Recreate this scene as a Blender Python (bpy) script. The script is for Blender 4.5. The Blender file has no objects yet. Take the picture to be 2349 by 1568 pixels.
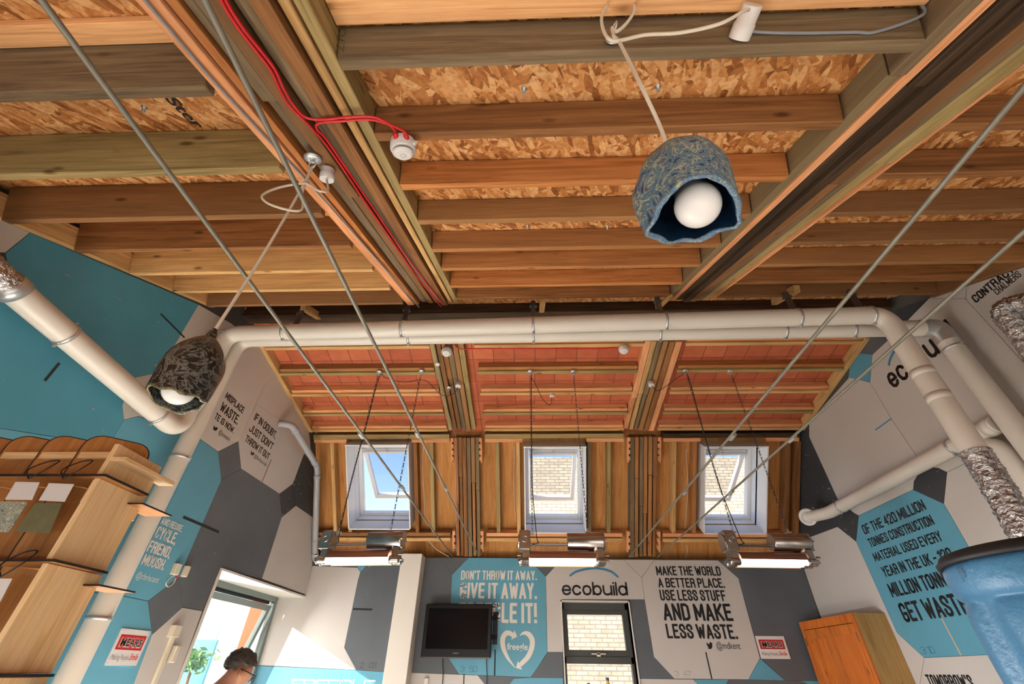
import bpy, bmesh, math, random
from mathutils import Vector, Matrix
random.seed(7)
scene = bpy.context.scene
C = scene.collection
R = math.radians
EYE = 1.6                       # camera height above the floor; z values below are heights relative to the eye

# ------------------------------------------------------------------ camera
FPX, PITCH, YAW, ROLL = 981.12, R(37.575), R(-2.278), R(0.765)
cp, sp, cy, sy = math.cos(PITCH), math.sin(PITCH), math.cos(YAW), math.sin(YAW)
FWD = Vector((sy*cp, cy*cp, sp)); r0 = Vector((cy, -sy, 0)); u0 = r0.cross(FWD)
RIGHT = math.cos(ROLL)*r0 + math.sin(ROLL)*u0
UP = -math.sin(ROLL)*r0 + math.cos(ROLL)*u0
cam = bpy.data.cameras.new('camera'); cam_o = bpy.data.objects.new('camera', cam); C.objects.link(cam_o)
m = Matrix((RIGHT, UP, -FWD)).transposed().to_4x4(); m.translation = Vector((0, 0, EYE)); cam_o.matrix_world = m
cam.sensor_width = 36; cam.lens = FPX/2349*36; cam.clip_start = 0.02; cam.clip_end = 200
scene.camera = cam_o
scene.view_settings.view_transform = 'Standard'; scene.view_settings.look = 'None'
scene.view_settings.gamma = 1; scene.view_settings.use_curve_mapping = False
scene.view_settings.exposure = 0.04

# ------------------------------------------------------------------ daylight
w = bpy.data.worlds.new('world'); scene.world = w; w.use_nodes = True
wn = w.node_tree.nodes; wl = w.node_tree.links
sky = wn.new('ShaderNodeTexSky'); sky.sky_type = 'NISHITA'; sky.sun_disc = False
sky.sun_elevation = R(40); sky.sun_rotation = R(200); sky.air_density = 1.0; sky.dust_density = 1.5
wl.new(sky.outputs[0], wn['Background'].inputs[0]); wn['Background'].inputs[1].default_value = 0.40
SUN_DIR = Vector((1.253, 0.62, -0.588))
sun = bpy.data.lights.new('sun', 'SUN'); sun.energy = 13.0; sun.angle = R(0.6); sun.color = (1, .95, .87)
sun_o = bpy.data.objects.new('sun', sun); C.objects.link(sun_o); sun_o.rotation_euler = SUN_DIR.to_track_quat('-Z', 'Y').to_euler()
def area(name, loc, direction, sx, sz, power, col=(1, 1, 1)):
    l = bpy.data.lights.new(name, 'AREA'); l.shape = 'RECTANGLE'; l.size = sx; l.size_y = sz; l.energy = power; l.color = col
    o = bpy.data.objects.new(name, l); C.objects.link(o); o.location = Vector(loc) + Vector((0, 0, EYE))
    o.rotation_euler = Vector(direction).to_track_quat('-Z', 'Z').to_euler(); return o
# added fill lamps at unseen front and low openings; daylight at the left window
area('added_front_fill', (-0.6, -2.26, -0.72), (0, .45, -1), 5.0, 1.5, 240, (.95, .98, 1))
area('added_low_fill', (-2.75, 2.95, -.9), (.42, .05, -1), 1.9, 1.0, 700, (.97, .98, 1))
area('left_window_daylight', (-3.12, 4.95, 0.05), (1, -.35, -.5), 1.6, 1.2, 36, (1, .98, .95))

# ------------------------------------------------------------------ geometry of the place
XL, XR, D = -2.685, 3.314, 5.85
WT = 1.115                                   # top of the upright back wall
def ray(px, py): return (px-1174.5)/FPX*RIGHT - (py-784)/FPX*UP + FWD
def onX(p, x): d = ray(*p); return d*(x/d.x)
def onY(p, y): d = ray(*p); return d*(y/d.y)
def onZ(p, z): d = ray(*p); return d*(z/d.z)
class Plane:
    """a roof slope: x across, s along the fall, h away from the room"""
    def __init__(s, p, q):
        s.p = Vector(p); s.S = (Vector(q)-Vector(p)).normalized(); s.N = Vector((0, -s.S.z, s.S.y))
    def at(s, x, a, h=0): v = s.p + s.S*a + s.N*h; return Vector((x, v.y, v.z))
    def on(s, p, h=0):
        d = ray(*p); return d*(((s.p+s.N*h).dot(s.N))/d.dot(s.N))
    def sx(s, p, h=0): v = s.on(p, h); return v.x, (v-s.p).dot(s.S)
    def s_of_y(s, y): return (y-s.p.y)/s.S.y
a1 = R(24.8)
P1 = Plane((0, 1.394, 1.86), (0, 1.394+math.cos(a1), 1.86+math.sin(a1)))   # near slope, rising away
P2 = Plane((0, 3.342, 2.569), (0, 4.792, 2.310))                           # tiled slope, falling away
P3 = Plane((0, 4.84, 2.285), (0, 5.85, 1.115))                             # steep slope with rooflights

# ------------------------------------------------------------------ mesh helpers
class MB:
    def __init__(s): s.v = []; s.f = []; s.sm = []
    def add(s, vs, fs, smooth=False):
        b = len(s.v); s.v += [Vector(v) for v in vs]; s.f += [tuple(i+b for i in f) for f in fs]; s.sm += [smooth]*len(fs); return s
    def hexa(s, c):     # 8 corners: bottom 4 then top 4
        return s.add(c, [(0, 3, 2, 1), (4, 5, 6, 7), (0, 1, 5, 4), (1, 2, 6, 5), (2, 3, 7, 6), (3, 0, 4, 7)])
    def box(s, a, b):
        x0, x1 = sorted((a[0], b[0])); y0, y1 = sorted((a[1], b[1])); z0, z1 = sorted((a[2], b[2]))
        return s.hexa([(x0, y0, z0), (x1, y0, z0), (x1, y1, z0), (x0, y1, z0), (x0, y0, z1), (x1, y0, z1), (x1, y1, z1), (x0, y1, z1)])
    def obox(s, c, ax, ay, az):  # centre and half axes
        c, ax, ay, az = map(Vector, (c, ax, ay, az))
        return s.hexa([c+sx*ax+sy_*ay+sz*az for sz in (-1, 1) for sx, sy_ in ((-1, -1), (1, -1), (1, 1), (-1, 1))])
    def slope(s, P, x0, x1, s0, s1, h0, h1):
        return s.hexa([P.at(x, a, h) for h in (h0, h1) for x, a in ((x0, s0), (x1, s0), (x1, s1), (x0, s1))])
    def prism(s, poly, d):
        n = len(poly); d = Vector(d); vs = [Vector(p) for p in poly] + [Vector(p)+d for p in poly]
        return s.add(vs, [tuple(range(n))[::-1], tuple(range(n, 2*n))] + [(i, (i+1) % n, (i+1) % n+n, i+n) for i in range(n)])
    def tube(s, pts, r, n=12, cap=True, smooth=True):
        pts = [Vector(p) for p in pts]; rs = r if isinstance(r, (list, tuple)) else [r]*len(pts)
        t = [(pts[min(i+1, len(pts)-1)]-pts[max(i-1, 0)]).normalized() for i in range(len(pts))]
        up = Vector((0, 0, 1)) if abs(t[0].z) < .9 else Vector((1, 0, 0)); a = t[0].cross(up).normalized(); vs = []
        for i, p in enumerate(pts):
            if i: a = (a - a.dot(t[i])*t[i]).normalized()
            b = t[i].cross(a)
            vs += [p + rs[i]*(math.cos(2*math.pi*k/n)*a + math.sin(2*math.pi*k/n)*b) for k in range(n)]
        fs = [(i*n+k, i*n+(k+1) % n, (i+1)*n+(k+1) % n, (i+1)*n+k) for i in range(len(pts)-1) for k in range(n)]
        s.add(vs, fs, smooth)
        if cap:
            s.add(vs[:n], [tuple(range(n))[::-1]]); s.add(vs[-n:], [tuple(range(n))])
        return s
    def lathe(s, o, axis, prof, n=24, smooth=True, caps=True):   # prof: (distance along axis, radius)
        o = Vector(o); ax = Vector(axis).normalized(); up = Vector((0, 0, 1)) if abs(ax.z) < .9 else Vector((1, 0, 0))
        a = ax.cross(up).normalized(); b = ax.cross(a); vs = []
        for d, r in prof: vs += [o+ax*d+r*(math.cos(2*math.pi*k/n)*a+math.sin(2*math.pi*k/n)*b) for k in range(n)]
        s.add(vs, [(i*n+k, i*n+(k+1) % n, (i+1)*n+(k+1) % n, (i+1)*n+k) for i in range(len(prof)-1) for k in range(n)], smooth)
        if caps:
            s.add(vs[:n], [tuple(range(n))[::-1]]); s.add(vs[-n:], [tuple(range(n))])
        return s
    def ring(s, c, axis, R_, r, n=20, k=6):
        c = Vector(c); ax = Vector(axis).normalized(); up = Vector((0, 0, 1)) if abs(ax.z) < .9 else Vector((1, 0, 0))
        a = ax.cross(up).normalized(); b = ax.cross(a); vs = []
        for i in range(n):
            t = 2*math.pi*i/n; d = math.cos(t)*a+math.sin(t)*b
            vs += [c+d*(R_+r*math.cos(2*math.pi*j/k))+ax*r*math.sin(2*math.pi*j/k) for j in range(k)]
        return s.add(vs, [(i*k+j, ((i+1) % n)*k+j, ((i+1) % n)*k+(j+1) % k, i*k+(j+1) % k) for i in range(n) for j in range(k)], True)
    def build(s, name, mat, parent=None, bevel=0, label=None, loc=None):
        if parent is not None: org = Vector(parent['org'])
        elif loc is not None: org = Vector(loc)
        else:
            org = Vector(((min(v.x for v in s.v)+max(v.x for v in s.v))/2, (min(v.y for v in s.v)+max(v.y for v in s.v))/2, min(v.z for v in s.v)))
        me = bpy.data.meshes.new(name); me.from_pydata([v-org for v in s.v], [], s.f); me.update()
        for p, sm in zip(me.polygons, s.sm): p.use_smooth = sm
        bm = bmesh.new(); bm.from_mesh(me); bmesh.ops.recalc_face_normals(bm, faces=bm.faces); bm.to_mesh(me); bm.free()
        me.materials.append(mat); o = bpy.data.objects.new(name, me); C.objects.link(o)
        o['org'] = tuple(org)
        if parent is not None: o.parent = parent; o.location = (0, 0, 0)
        else: o.location = org + Vector((0, 0, EYE))
        if bevel:
            b = o.modifiers.new('bevel', 'BEVEL'); b.width = bevel; b.segments = 1; b.limit_method = 'ANGLE'
        if label: o['label'] = label
        return o
def tag(o, label, cat, group=None):
    o['label'] = label; o['category'] = cat
    if group: o['group'] = group
    return o
def thing(name, label, cat, loc, group=None):
    o = bpy.data.objects.new(name, None); C.objects.link(o); o.empty_display_size = .05
    o.location = Vector(loc)+Vector((0, 0, EYE)); o['org'] = tuple(Vector(loc)); return tag(o, label, cat, group)
def struct(o): o['kind'] = 'structure'; return o
def copy_tree(o, parent=None):
    c = o.copy(); C.objects.link(c)
    if parent: c.parent = parent
    for ch in list(o.children): copy_tree(ch, c)
    return c
def fillet(pts, r, n=8):
    pts = [Vector(p) for p in pts]; out = [pts[0]]
    for i in range(1, len(pts)-1):
        a, b, c = pts[i-1:i+2]; d1 = (a-b).normalized(); d2 = (c-b).normalized(); q = min(r, (a-b).length*.49, (c-b).length*.49)
        A = b+d1*q; B = b+d2*q
        out += [(1-t)*(1-t)*A + 2*t*(1-t)*b + t*t*B for t in [k/n for k in range(n+1)]]
    return out+[pts[-1]]
def spline(pts, n=8):
    pts = [Vector(p) for p in pts]; P = [2*pts[0]-pts[1]]+pts+[2*pts[-1]-pts[-2]]; out = []
    for i in range(1, len(P)-2):
        for k in range(n):
            t = k/n; a, b, c, d = P[i-1:i+3]
            out.append(.5*((2*b)+(c-a)*t+(2*a-5*b+4*c-d)*t*t+(3*b-a-3*c+d)*t**3))
    return out+[pts[-1]]

# ------------------------------------------------------------------ materials
def lin(h):
    h = h.lstrip('#'); o = []
    for i in (0, 2, 4):
        c = int(h[i:i+2], 16)/255; o.append(c/12.92 if c <= .04045 else ((c+.055)/1.055)**2.4)
    return (*o, 1)
MATS = {}
def base_mat(name, rough=.6, metal=0, spec=.5):
    m = bpy.data.materials.new(name); m.use_nodes = True; b = m.node_tree.nodes['Principled BSDF']
    b.inputs['Roughness'].default_value = rough; b.inputs['Metallic'].default_value = metal; b.inputs['Specular IOR Level'].default_value = spec
    return m, m.node_tree.nodes, m.node_tree.links, b
def ramp(n, stops):
    r = n.new('ShaderNodeValToRGB'); e = r.color_ramp.elements
    while len(e) > 1: e.remove(e[-1])
    e[0].position, e[0].color = stops[0]
    for p, c in stops[1:]:
        x = e.new(p); x.color = c
    return r
def paint(name, col, rough=.55, metal=0, var=.06, scale=3, spec=.5, bump=0):
    if name in MATS: return MATS[name]
    m, n, l, b = base_mat(name, rough, metal, spec); c = lin(col)
    tc = n.new('ShaderNodeTexCoord'); no = n.new('ShaderNodeTexNoise'); no.inputs['Scale'].default_value = scale; no.inputs['Detail'].default_value = 6
    l.new(tc.outputs['Object'], no.inputs['Vector'])
    r = ramp(n, [(.3, (c[0]*(1-var), c[1]*(1-var), c[2]*(1-var), 1)), (.7, (min(1, c[0]*(1+var)), min(1, c[1]*(1+var)), min(1, c[2]*(1+var)), 1))])
    l.new(no.outputs[0], r.inputs[0]); l.new(r.outputs[0], b.inputs['Base Color'])
    if bump:
        n2 = n.new('ShaderNodeTexNoise'); n2.inputs['Scale'].default_value = scale*14; n2.inputs['Detail'].default_value = 5; l.new(tc.outputs['Object'], n2.inputs['Vector'])
        bp = n.new('ShaderNodeBump'); bp.inputs['Strength'].default_value = bump; bp.inputs['Distance'].default_value = .01; l.new(n2.outputs[0], bp.inputs['Height']); l.new(bp.outputs[0], b.inputs['Normal'])
    MATS[name] = m; return m
def emit(name, col, strength):
    m = bpy.data.materials.new(name); m.use_nodes = True; b = m.node_tree.nodes['Principled BSDF']
    b.inputs['Base Color'].default_value = lin(col); b.inputs['Emission Color'].default_value = lin(col); b.inputs['Emission Strength'].default_value = strength
    return m
def glass(name, tint=(1, 1, 1, 1), refl=.12):
    m = bpy.data.materials.new(name); m.use_nodes = True; n, l = m.node_tree.nodes, m.node_tree.links
    out = n['Material Output']; n.remove(n['Principled BSDF'])
    t = n.new('ShaderNodeBsdfTransparent'); t.inputs[0].default_value = tint; g = n.new('ShaderNodeBsdfGlossy'); g.inputs['Roughness'].default_value = .02
    f = n.new('ShaderNodeFresnel'); mx = n.new('ShaderNodeMixShader')
    ge = n.new('ShaderNodeNewGeometry'); io = n.new('ShaderNodeMapRange'); io.inputs['To Min'].default_value = 1.3; io.inputs['To Max'].default_value = 1/1.3      # same reflectance from both sides of the pane
    l.new(ge.outputs['Backfacing'], io.inputs['Value']); l.new(io.outputs[0], f.inputs[0])
    l.new(f.outputs[0], mx.inputs[0]); l.new(t.outputs[0], mx.inputs[1]); l.new(g.outputs[0], mx.inputs[2]); l.new(mx.outputs[0], out.inputs[0]); return m
def wood(name, dark, mid, light, alt=None, axis=0, rotx=0.0, knots=.6, stain=.35, rough=.75, grain=1.0, gain=1.0):
    """sawn timber: grain runs along one object axis (after turning about x), each board offset and tinted by its own random"""
    key = (name, axis, round(rotx, 3))
    if key in MATS: return MATS[key]
    m, n, l, b = base_mat(name, rough, 0, .25)
    tc = n.new('ShaderNodeTexCoord'); oi = n.new('ShaderNodeObjectInfo')
    vr = n.new('ShaderNodeVectorRotate'); vr.rotation_type = 'X_AXIS'; vr.inputs['Angle'].default_value = rotx
    l.new(tc.outputs['Object'], vr.inputs['Vector'])
    mul = n.new('ShaderNodeVectorMath'); mul.operation = 'MULTIPLY'; mul.inputs[1].default_value = (37, 71, 53)
    cmb = n.new('ShaderNodeCombineXYZ')
    for i in range(3): l.new(oi.outputs['Random'], cmb.inputs[i])
    l.new(cmb.outputs[0], mul.inputs[0]); ad = n.new('ShaderNodeVectorMath'); l.new(vr.outputs[0], ad.inputs[0]); l.new(mul.outputs[0], ad.inputs[1])
    def noise(al, ac, detail=6, dist=0.0, rgh=.6):
        mp = n.new('ShaderNodeMapping'); s = [ac]*3; s[axis] = al; mp.inputs['Scale'].default_value = s; l.new(ad.outputs[0], mp.inputs['Vector'])
        no = n.new('ShaderNodeTexNoise'); no.inputs['Scale'].default_value = 1; no.inputs['Detail'].default_value = detail; no.inputs['Distortion'].default_value = dist; no.inputs['Roughness'].default_value = rgh
        l.new(mp.outputs[0], no.inputs['Vector']); return no
    g = noise(1.3, 34*grain, 7, 1.2, .65); lg = lambda c: tuple(min(.95, k*gain) for k in lin(c)[:3])+(1,)
    r1 = ramp(n, [(.28, lg(dark)), (.47, lg(mid)), (.72, lg(light))]); l.new(g.outputs[0], r1.inputs[0])
    col = r1.outputs[0]
    def mix(mode, fac, a, bb):
        x = n.new('ShaderNodeMix'); x.data_type = 'RGBA'; x.blend_type = mode
        if isinstance(fac, float): x.inputs[0].default_value = fac
        else: l.new(fac, x.inputs[0])
        l.new(a, x.inputs[6])
        if isinstance(bb, tuple): x.inputs[7].default_value = bb
        else: l.new(bb, x.inputs[7])
        return x.outputs[2]
    if alt:
        rr = ramp(n, [(.35, (0, 0, 0, 1)), (.75, (1, 1, 1, 1))]); l.new(oi.outputs['Random'], rr.inputs[0])
        mm = n.new('ShaderNodeMath'); mm.operation = 'MULTIPLY'; mm.inputs[1].default_value = .8; l.new(rr.outputs[0], mm.inputs[0]); col = mix('MIX', mm.outputs[0], col, lg(alt))
        col2 = mix('MULTIPLY', .5, col, r1.outputs[0]); col = mix('MIX', .35, col, col2)
    st = noise(.9, 3.2, 4, .4); rs = ramp(n, [(.35, (.42, .38, .34, 1)), (.6, (1, 1, 1, 1))]); l.new(st.outputs[0], rs.inputs[0]); col = mix('MULTIPLY', stain, col, rs.outputs[0])
    fine = noise(4, 160, 3, .2); rf = ramp(n, [(.35, (.72, .7, .68, 1)), (.6, (1, 1, 1, 1))]); l.new(fine.outputs[0], rf.inputs[0]); col = mix('MULTIPLY', .5, col, rf.outputs[0])
    if knots:
        mp = n.new('ShaderNodeMapping'); s = [9.0]*3; s[axis] = 3.2; mp.inputs['Scale'].default_value = s; l.new(ad.outputs[0], mp.inputs['Vector'])
        vo = n.new('ShaderNodeTexVoronoi'); vo.inputs['Scale'].default_value = 1; l.new(mp.outputs[0], vo.inputs['Vector'])
        rk = ramp(n, [(.045, (.16, .10, .07, 1)), (.085, (.6, .5, .42, 1)), (.13, (1, 1, 1, 1))]); l.new(vo.outputs['Distance'], rk.inputs[0]); col = mix('MULTIPLY', knots, col, rk.outputs[0])
    l.new(col, b.inputs['Base Color'])
    bp = n.new('ShaderNodeBump'); bp.inputs['Strength'].default_value = .25; bp.inputs['Distance'].default_value = .004; l.new(g.outputs[0], bp.inputs['Height']); l.new(bp.outputs[0], b.inputs['Normal'])
    MATS[key] = m; return m
def osb(name):
    m, n, l, b = base_mat(name, .7, 0, .3); tc = n.new('ShaderNodeTexCoord')
    col = None
    for i, (ang, seed) in enumerate(((20, 0), (75, 3.1), (-35, 7.7), (110, 12.3))):
        vr = n.new('ShaderNodeVectorRotate'); vr.rotation_type = 'Z_AXIS'; vr.inputs['Angle'].default_value = R(ang); l.new(tc.outputs['Object'], vr.inputs['Vector'])
        mp = n.new('ShaderNodeMapping'); mp.inputs['Scale'].default_value = (13, 50, 3); mp.inputs['Location'].default_value = (seed, seed*2, 0); l.new(vr.outputs[0], mp.inputs['Vector'])
        vo = n.new('ShaderNodeTexVoronoi'); vo.inputs['Scale'].default_value = 1; vo.inputs['Randomness'].default_value = 1; l.new(mp.outputs[0], vo.inputs['Vector'])
        sep = n.new('ShaderNodeSeparateColor'); l.new(vo.outputs['Color'], sep.inputs[0])
        r = ramp(n, [(0, lin('#834d22')), (.3, lin('#b0723b')), (.6, lin('#c88b52')), (1, lin('#deae78'))]); l.new(sep.outputs[0], r.inputs[0])
        if col is None: col = r.outputs[0]
        else:
            gt = n.new('ShaderNodeMath'); gt.operation = 'GREATER_THAN'; gt.inputs[1].default_value = .58; l.new(sep.outputs[1], gt.inputs[0])
            x = n.new('ShaderNodeMix'); x.data_type = 'RGBA'; l.new(gt.outputs[0], x.inputs[0]); l.new(col, x.inputs[6]); l.new(r.outputs[0], x.inputs[7]); col = x.outputs[2]
        if i == 0:
            last = vo
    no = n.new('ShaderNodeTexNoise'); no.inputs['Scale'].default_value = 60; l.new(tc.outputs['Object'], no.inputs['Vector'])
    rf = ramp(n, [(.35, (.6, .55, .5, 1)), (.55, (1, 1, 1, 1))]); l.new(no.outputs[0], rf.inputs[0])
    x = n.new('ShaderNodeMix'); x.data_type = 'RGBA'; x.blend_type = 'MULTIPLY'; x.inputs[0].default_value = .6; l.new(col, x.inputs[6]); l.new(rf.outputs[0], x.inputs[7])
    l.new(x.outputs[2], b.inputs['Base Color']); return m
def bricks(name, c1, c2, mortar, bw, bh, axes='xz', offset=.5, msize=.012, rotx=0.0, rough=.8):
    m, n, l, b = base_mat(name, rough, 0, .3); tc = n.new('ShaderNodeTexCoord')
    vr = n.new('ShaderNodeVectorRotate'); vr.rotation_type = 'X_AXIS'; vr.inputs['Angle'].default_value = rotx; l.new(tc.outputs['Object'], vr.inputs['Vector'])
    sp_ = n.new('ShaderNodeSeparateXYZ'); l.new(vr.outputs[0], sp_.inputs[0]); cb = n.new('ShaderNodeCombineXYZ')
    l.new(sp_.outputs['xyz'.index(axes[0])], cb.inputs[0]); l.new(sp_.outputs['xyz'.index(axes[1])], cb.inputs[1])
    br = n.new('ShaderNodeTexBrick'); br.offset = offset; br.inputs['Scale'].default_value = 1; br.inputs['Brick Width'].default_value = bw; br.inputs['Row Height'].default_value = bh
    br.inputs['Mortar Size'].default_value = msize; br.inputs['Bias'].default_value = 0; br.inputs['Mortar Smooth'].default_value = .1
    br.inputs['Color1'].default_value = lin(c1); br.inputs['Color2'].default_value = lin(c2); br.inputs['Mortar'].default_value = lin(mortar); l.new(cb.outputs[0], br.inputs['Vector'])
    no = n.new('ShaderNodeTexNoise'); no.inputs['Scale'].default_value = 9; no.inputs['Detail'].default_value = 5; l.new(tc.outputs['Object'], no.inputs['Vector'])
    rf = ramp(n, [(.3, (.72, .7, .68, 1)), (.65, (1, 1, 1, 1))]); l.new(no.outputs[0], rf.inputs[0])
    x = n.new('ShaderNodeMix'); x.data_type = 'RGBA'; x.blend_type = 'MULTIPLY'; x.inputs[0].default_value = .6; l.new(br.outputs['Color'], x.inputs[6]); l.new(rf.outputs[0], x.inputs[7])
    l.new(x.outputs[2], b.inputs['Base Color']); return m
def scuffed(name, col, mark, amount=.0):
    m, n, l, b = base_mat(name, .5, 0, .4); tc = n.new('ShaderNodeTexCoord'); c = lin(col)
    no = n.new('ShaderNodeTexNoise'); no.inputs['Scale'].default_value = 2.5; no.inputs['Detail'].default_value = 6; l.new(tc.outputs['Object'], no.inputs['Vector'])
    r = ramp(n, [(.3, tuple(k*.9 for k in c[:3])+(1,)), (.7, tuple(min(1, k*1.1) for k in c[:3])+(1,))]); l.new(no.outputs[0], r.inputs[0])
    mp = n.new('ShaderNodeMapping'); mp.inputs['Scale'].default_value = (20, 14, 30); mp.inputs['Rotation'].default_value = (.6, 0, 0); l.new(tc.outputs['Object'], mp.inputs['Vector'])
    sc = n.new('ShaderNodeTexNoise'); sc.inputs['Scale'].default_value = 1; sc.inputs['Detail'].default_value = 4; l.new(mp.outputs[0], sc.inputs['Vector'])
    r2 = ramp(n, [(.70-amount, (0, 0, 0, 1)), (.735-amount, (1, 1, 1, 1))]); l.new(sc.outputs[0], r2.inputs[0])
    mx = n.new('ShaderNodeMix'); mx.data_type = 'RGBA'; l.new(r2.outputs[0], mx.inputs[0]); l.new(r.outputs[0], mx.inputs[6]); mx.inputs[7].default_value = lin(mark)
    l.new(mx.outputs[2], b.inputs['Base Color']); return m

WHITE = paint('white_panel_paint', '#c0bab4', .5, var=.03, scale=2)
TEAL = scuffed('teal_panel_paint', '#5796ac', '#b9a58c', .0)
TEALC = paint('clean_teal_panel_paint', '#5796ac', .5, var=.05)
GREY = scuffed('grey_panel_paint', '#585d62', '#8c8c8a', -.03)
DARK = scuffed('dark_grey_panel_paint', '#3a3c40', '#a8a090', .03)
SEAM = paint('panel_seam', '#4a4844', .8)
BLACKTXT = paint('black_vinyl', '#141214', .45)
WHITETXT = paint('white_vinyl', '#d8d2c9', .5)
BLUETXT = paint('blue_vinyl', '#3f7f9e', .5)
ENGR = paint('engraved_groove', '#7f7a74', .8); ENGRT = paint('engraved_teal_groove', '#2f6577', .8); ENGRG = paint('engraved_grey_groove', '#36383a', .8)
DUCT = paint('cream_duct_plastic', '#cfc8bd', .38, var=.03)
ZINC = paint('galvanised_steel', '#c6c8c9', .36, .75, var=.10, scale=20)
STEEL = paint('dull_steel_rod', '#7d7a6e', .5, .35, var=.1, scale=9)
CHROME = paint('polished_metal', '#aaa6a2', .27, 1, var=.12, scale=15)
CHAINM = paint('chain_steel', '#5b5853', .4, .9)
WPLAST = paint('white_plastic', '#d9d5d2', .4, var=.02)
CREAMP = paint('cream_plastic', '#d6cdb8', .45, var=.02)
GPLAST = paint('grey_plastic_pipe', '#9c9ea3', .35, var=.03)
BLACKP = paint('black_plastic', '#0d0d0f', .35, spec=.3)
RED = paint('red_cable_sheath', '#c3151c', .45)
CABLE = paint('off_white_cable', '#d2c9b8', .55); GCABLE = paint('grey_cable', '#83878d', .5); BCABLE = paint('black_cable', '#1c1b1c', .5)
WHITEP = paint('white_gloss_board', '#e6e7ea', .35, var=.015)
REVEAL = paint('white_painted_reveal', '#dcd6cc', .5, var=.02)
FRAMEG = paint('green_grey_frame', '#6f7a76', .4); FRAMED = paint('dark_grey_frame', '#3c3d3a', .4)
GLASS = glass('clear_glass'); GLASSB = glass('skylight_glass', (.80, .82, .84, 1))
OSB = osb('oriented_strand_board')
GA = (dict(rotx=-a1, axis=1)); a2 = math.atan2(P2.S.z, P2.S.y); a3 = math.atan2(P3.S.z, P3.S.y)
def joistw(k, **kw):
    pal = {'orange': ('#7d4c26', '#a66c3a', '#bd8450', '#8a6a44'), 'brown': ('#5d3d22', '#835832', '#9b6f45', '#7a5a3a'), 'grey': ('#4c3f30', '#6f5d46', '#857257', '#77674a'),
           'pale': ('#a8744a', '#cf9b6a', '#dcae80', None), 'olive': ('#6a5a38', '#8b774c', '#a08b60', None), 'dark': ('#241c15', '#3d2e20', '#5a432d', None),
           'pink': ('#a3663f', '#c5885d', '#d39d74', None), 'sand': ('#8b6a3f', '#b08a58', '#c4a070', None)}[k]
    return wood('sawn_'+k+'_timber', *pal[:3], alt=pal[3], gain=1.0 if k == 'dark' else 1.38, **kw)

# ------------------------------------------------------------------ room shell
YF = -2.2
def z1(y): return 1.86+math.tan(a1)*(y-1.394)
def wall_prism(mb, x, d, ys):    # upright wall slab in the y-z plane
    mb.prism([(x, y, z) for y, z in ys], (d, 0, 0))
RID = 3.05
top_prof = [(YF, z1(YF)+.3), (RID, z1(RID)+.25), (4.84, 2.285+.28), (D+.25, WT+.28)]
wb = MB()
def prof_z(y):
    for (ya, za), (yb, zb) in zip(top_prof, top_prof[1:]):
        if ya <= y <= yb: return za+(zb-za)*(y-ya)/(yb-ya)
WY0, WZ0, WZ1 = 4.083, -.75, .69
wall_prism(wb, XL-.004, -.35, [(YF, -.35), (WY0, -.35), (WY0, prof_z(WY0)), (RID, prof_z(RID)), (YF, prof_z(YF))])
for ya_, yb_, za_, zb_ in ((YF, .3, -EYE, -.35), (3.95, WY0, -EYE, -.35), (.3, 3.95, -EYE, -1.45)): wall_prism(wb, XL-.004, -.35, [(ya_, za_), (yb_, za_), (yb_, zb_), (ya_, zb_)])   # unseen low opening beside the stand, added to light the room
wall_prism(wb, XL-.004, -.35, [(WY0, WZ1), (D+.25, WZ1), (D+.25, prof_z(D+.25)), (4.84, prof_z(4.84)), (WY0, prof_z(WY0))])
wall_prism(wb, XL-.004, -.35, [(WY0, -EYE), (D+.25, -EYE), (D+.25, WZ0), (WY0, WZ0)])
WL = struct(wb.build('wall_left', SEAM))
wb = MB(); wall_prism(wb, XR+.004, .2, [(YF, -EYE), (D+.25, -EYE), (D+.25, prof_z(D+.25)), (4.84, prof_z(4.84)), (RID, prof_z(RID)), (YF, prof_z(YF))])
WR = struct(wb.build('wall_right', SEAM))
BX0, BX1, BZ0, BZ1 = .39, 1.165, -.31, .655
wb = MB(); x0, x1 = XL-.36, XR+.1; y0, y1 = D+.004, D+.25
wb.box((x0, y0, -EYE), (BX0, y1, WT)).box((BX1, y0, -EYE), (x1, y1, WT)).box((BX0, y0, BZ1), (BX1, y1, WT)).box((BX0, y0, -EYE), (BX1, y1, BZ0))
WB = struct(wb.build('wall_back', SEAM))
wb = MB(); zt = z1(YF)+.2; wb.box((XL-.3, YF-.15, -EYE), (XR+.2, YF, -1.45)).box((XL-.3, YF-.15, .02), (XR+.2, YF, zt)).box((XL-.3, YF-.15, -1.5), (XL+.1, YF, .05)).box((1.9, YF-.15, -1.5), (XR+.2, YF, .05))
struct(wb.build('wall_front', WHITE))  # unseen front wall; its wide opening is added to let light in
FLOORM = wood('floor_board', '#b5aa9a', '#cfc6b8', '#dcd5c8', axis=0, knots=.3)
struct(MB().box((XL-.35, YF-.15, -EYE-.1), (XR+.2, D+.25, -EYE)).build('floor', FLOORM))
s_lo, s_hi = P1.s_of_y(YF-.1), P1.s_of_y(RID+.12)
for xa, xb, h in ((XL-.1, -.77, .170), (-.77, 1.36, .128), (1.36, XR+.1, .128)):
    struct(MB().slope(P1, xa, xb, s_lo, s_hi, h, h+.03).build('ceiling', OSB))
TILE = bricks('terracotta_tile', '#c06a46', '#ad573a', '#744232', .217, .34, 'xy', 0, .004, rotx=-a2, rough=.65)
struct(MB().slope(P2, XL-.1, XR+.1, P2.s_of_y(RID-.1), P2.s_of_y(4.98), .095, .12).build('ceiling', TILE))
PLY = wood('plywood_sheet', '#a2672f', '#c2874b', '#d09a5e', axis=1, rotx=-a3, knots=.25, stain=.35, grain=.5)
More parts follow.
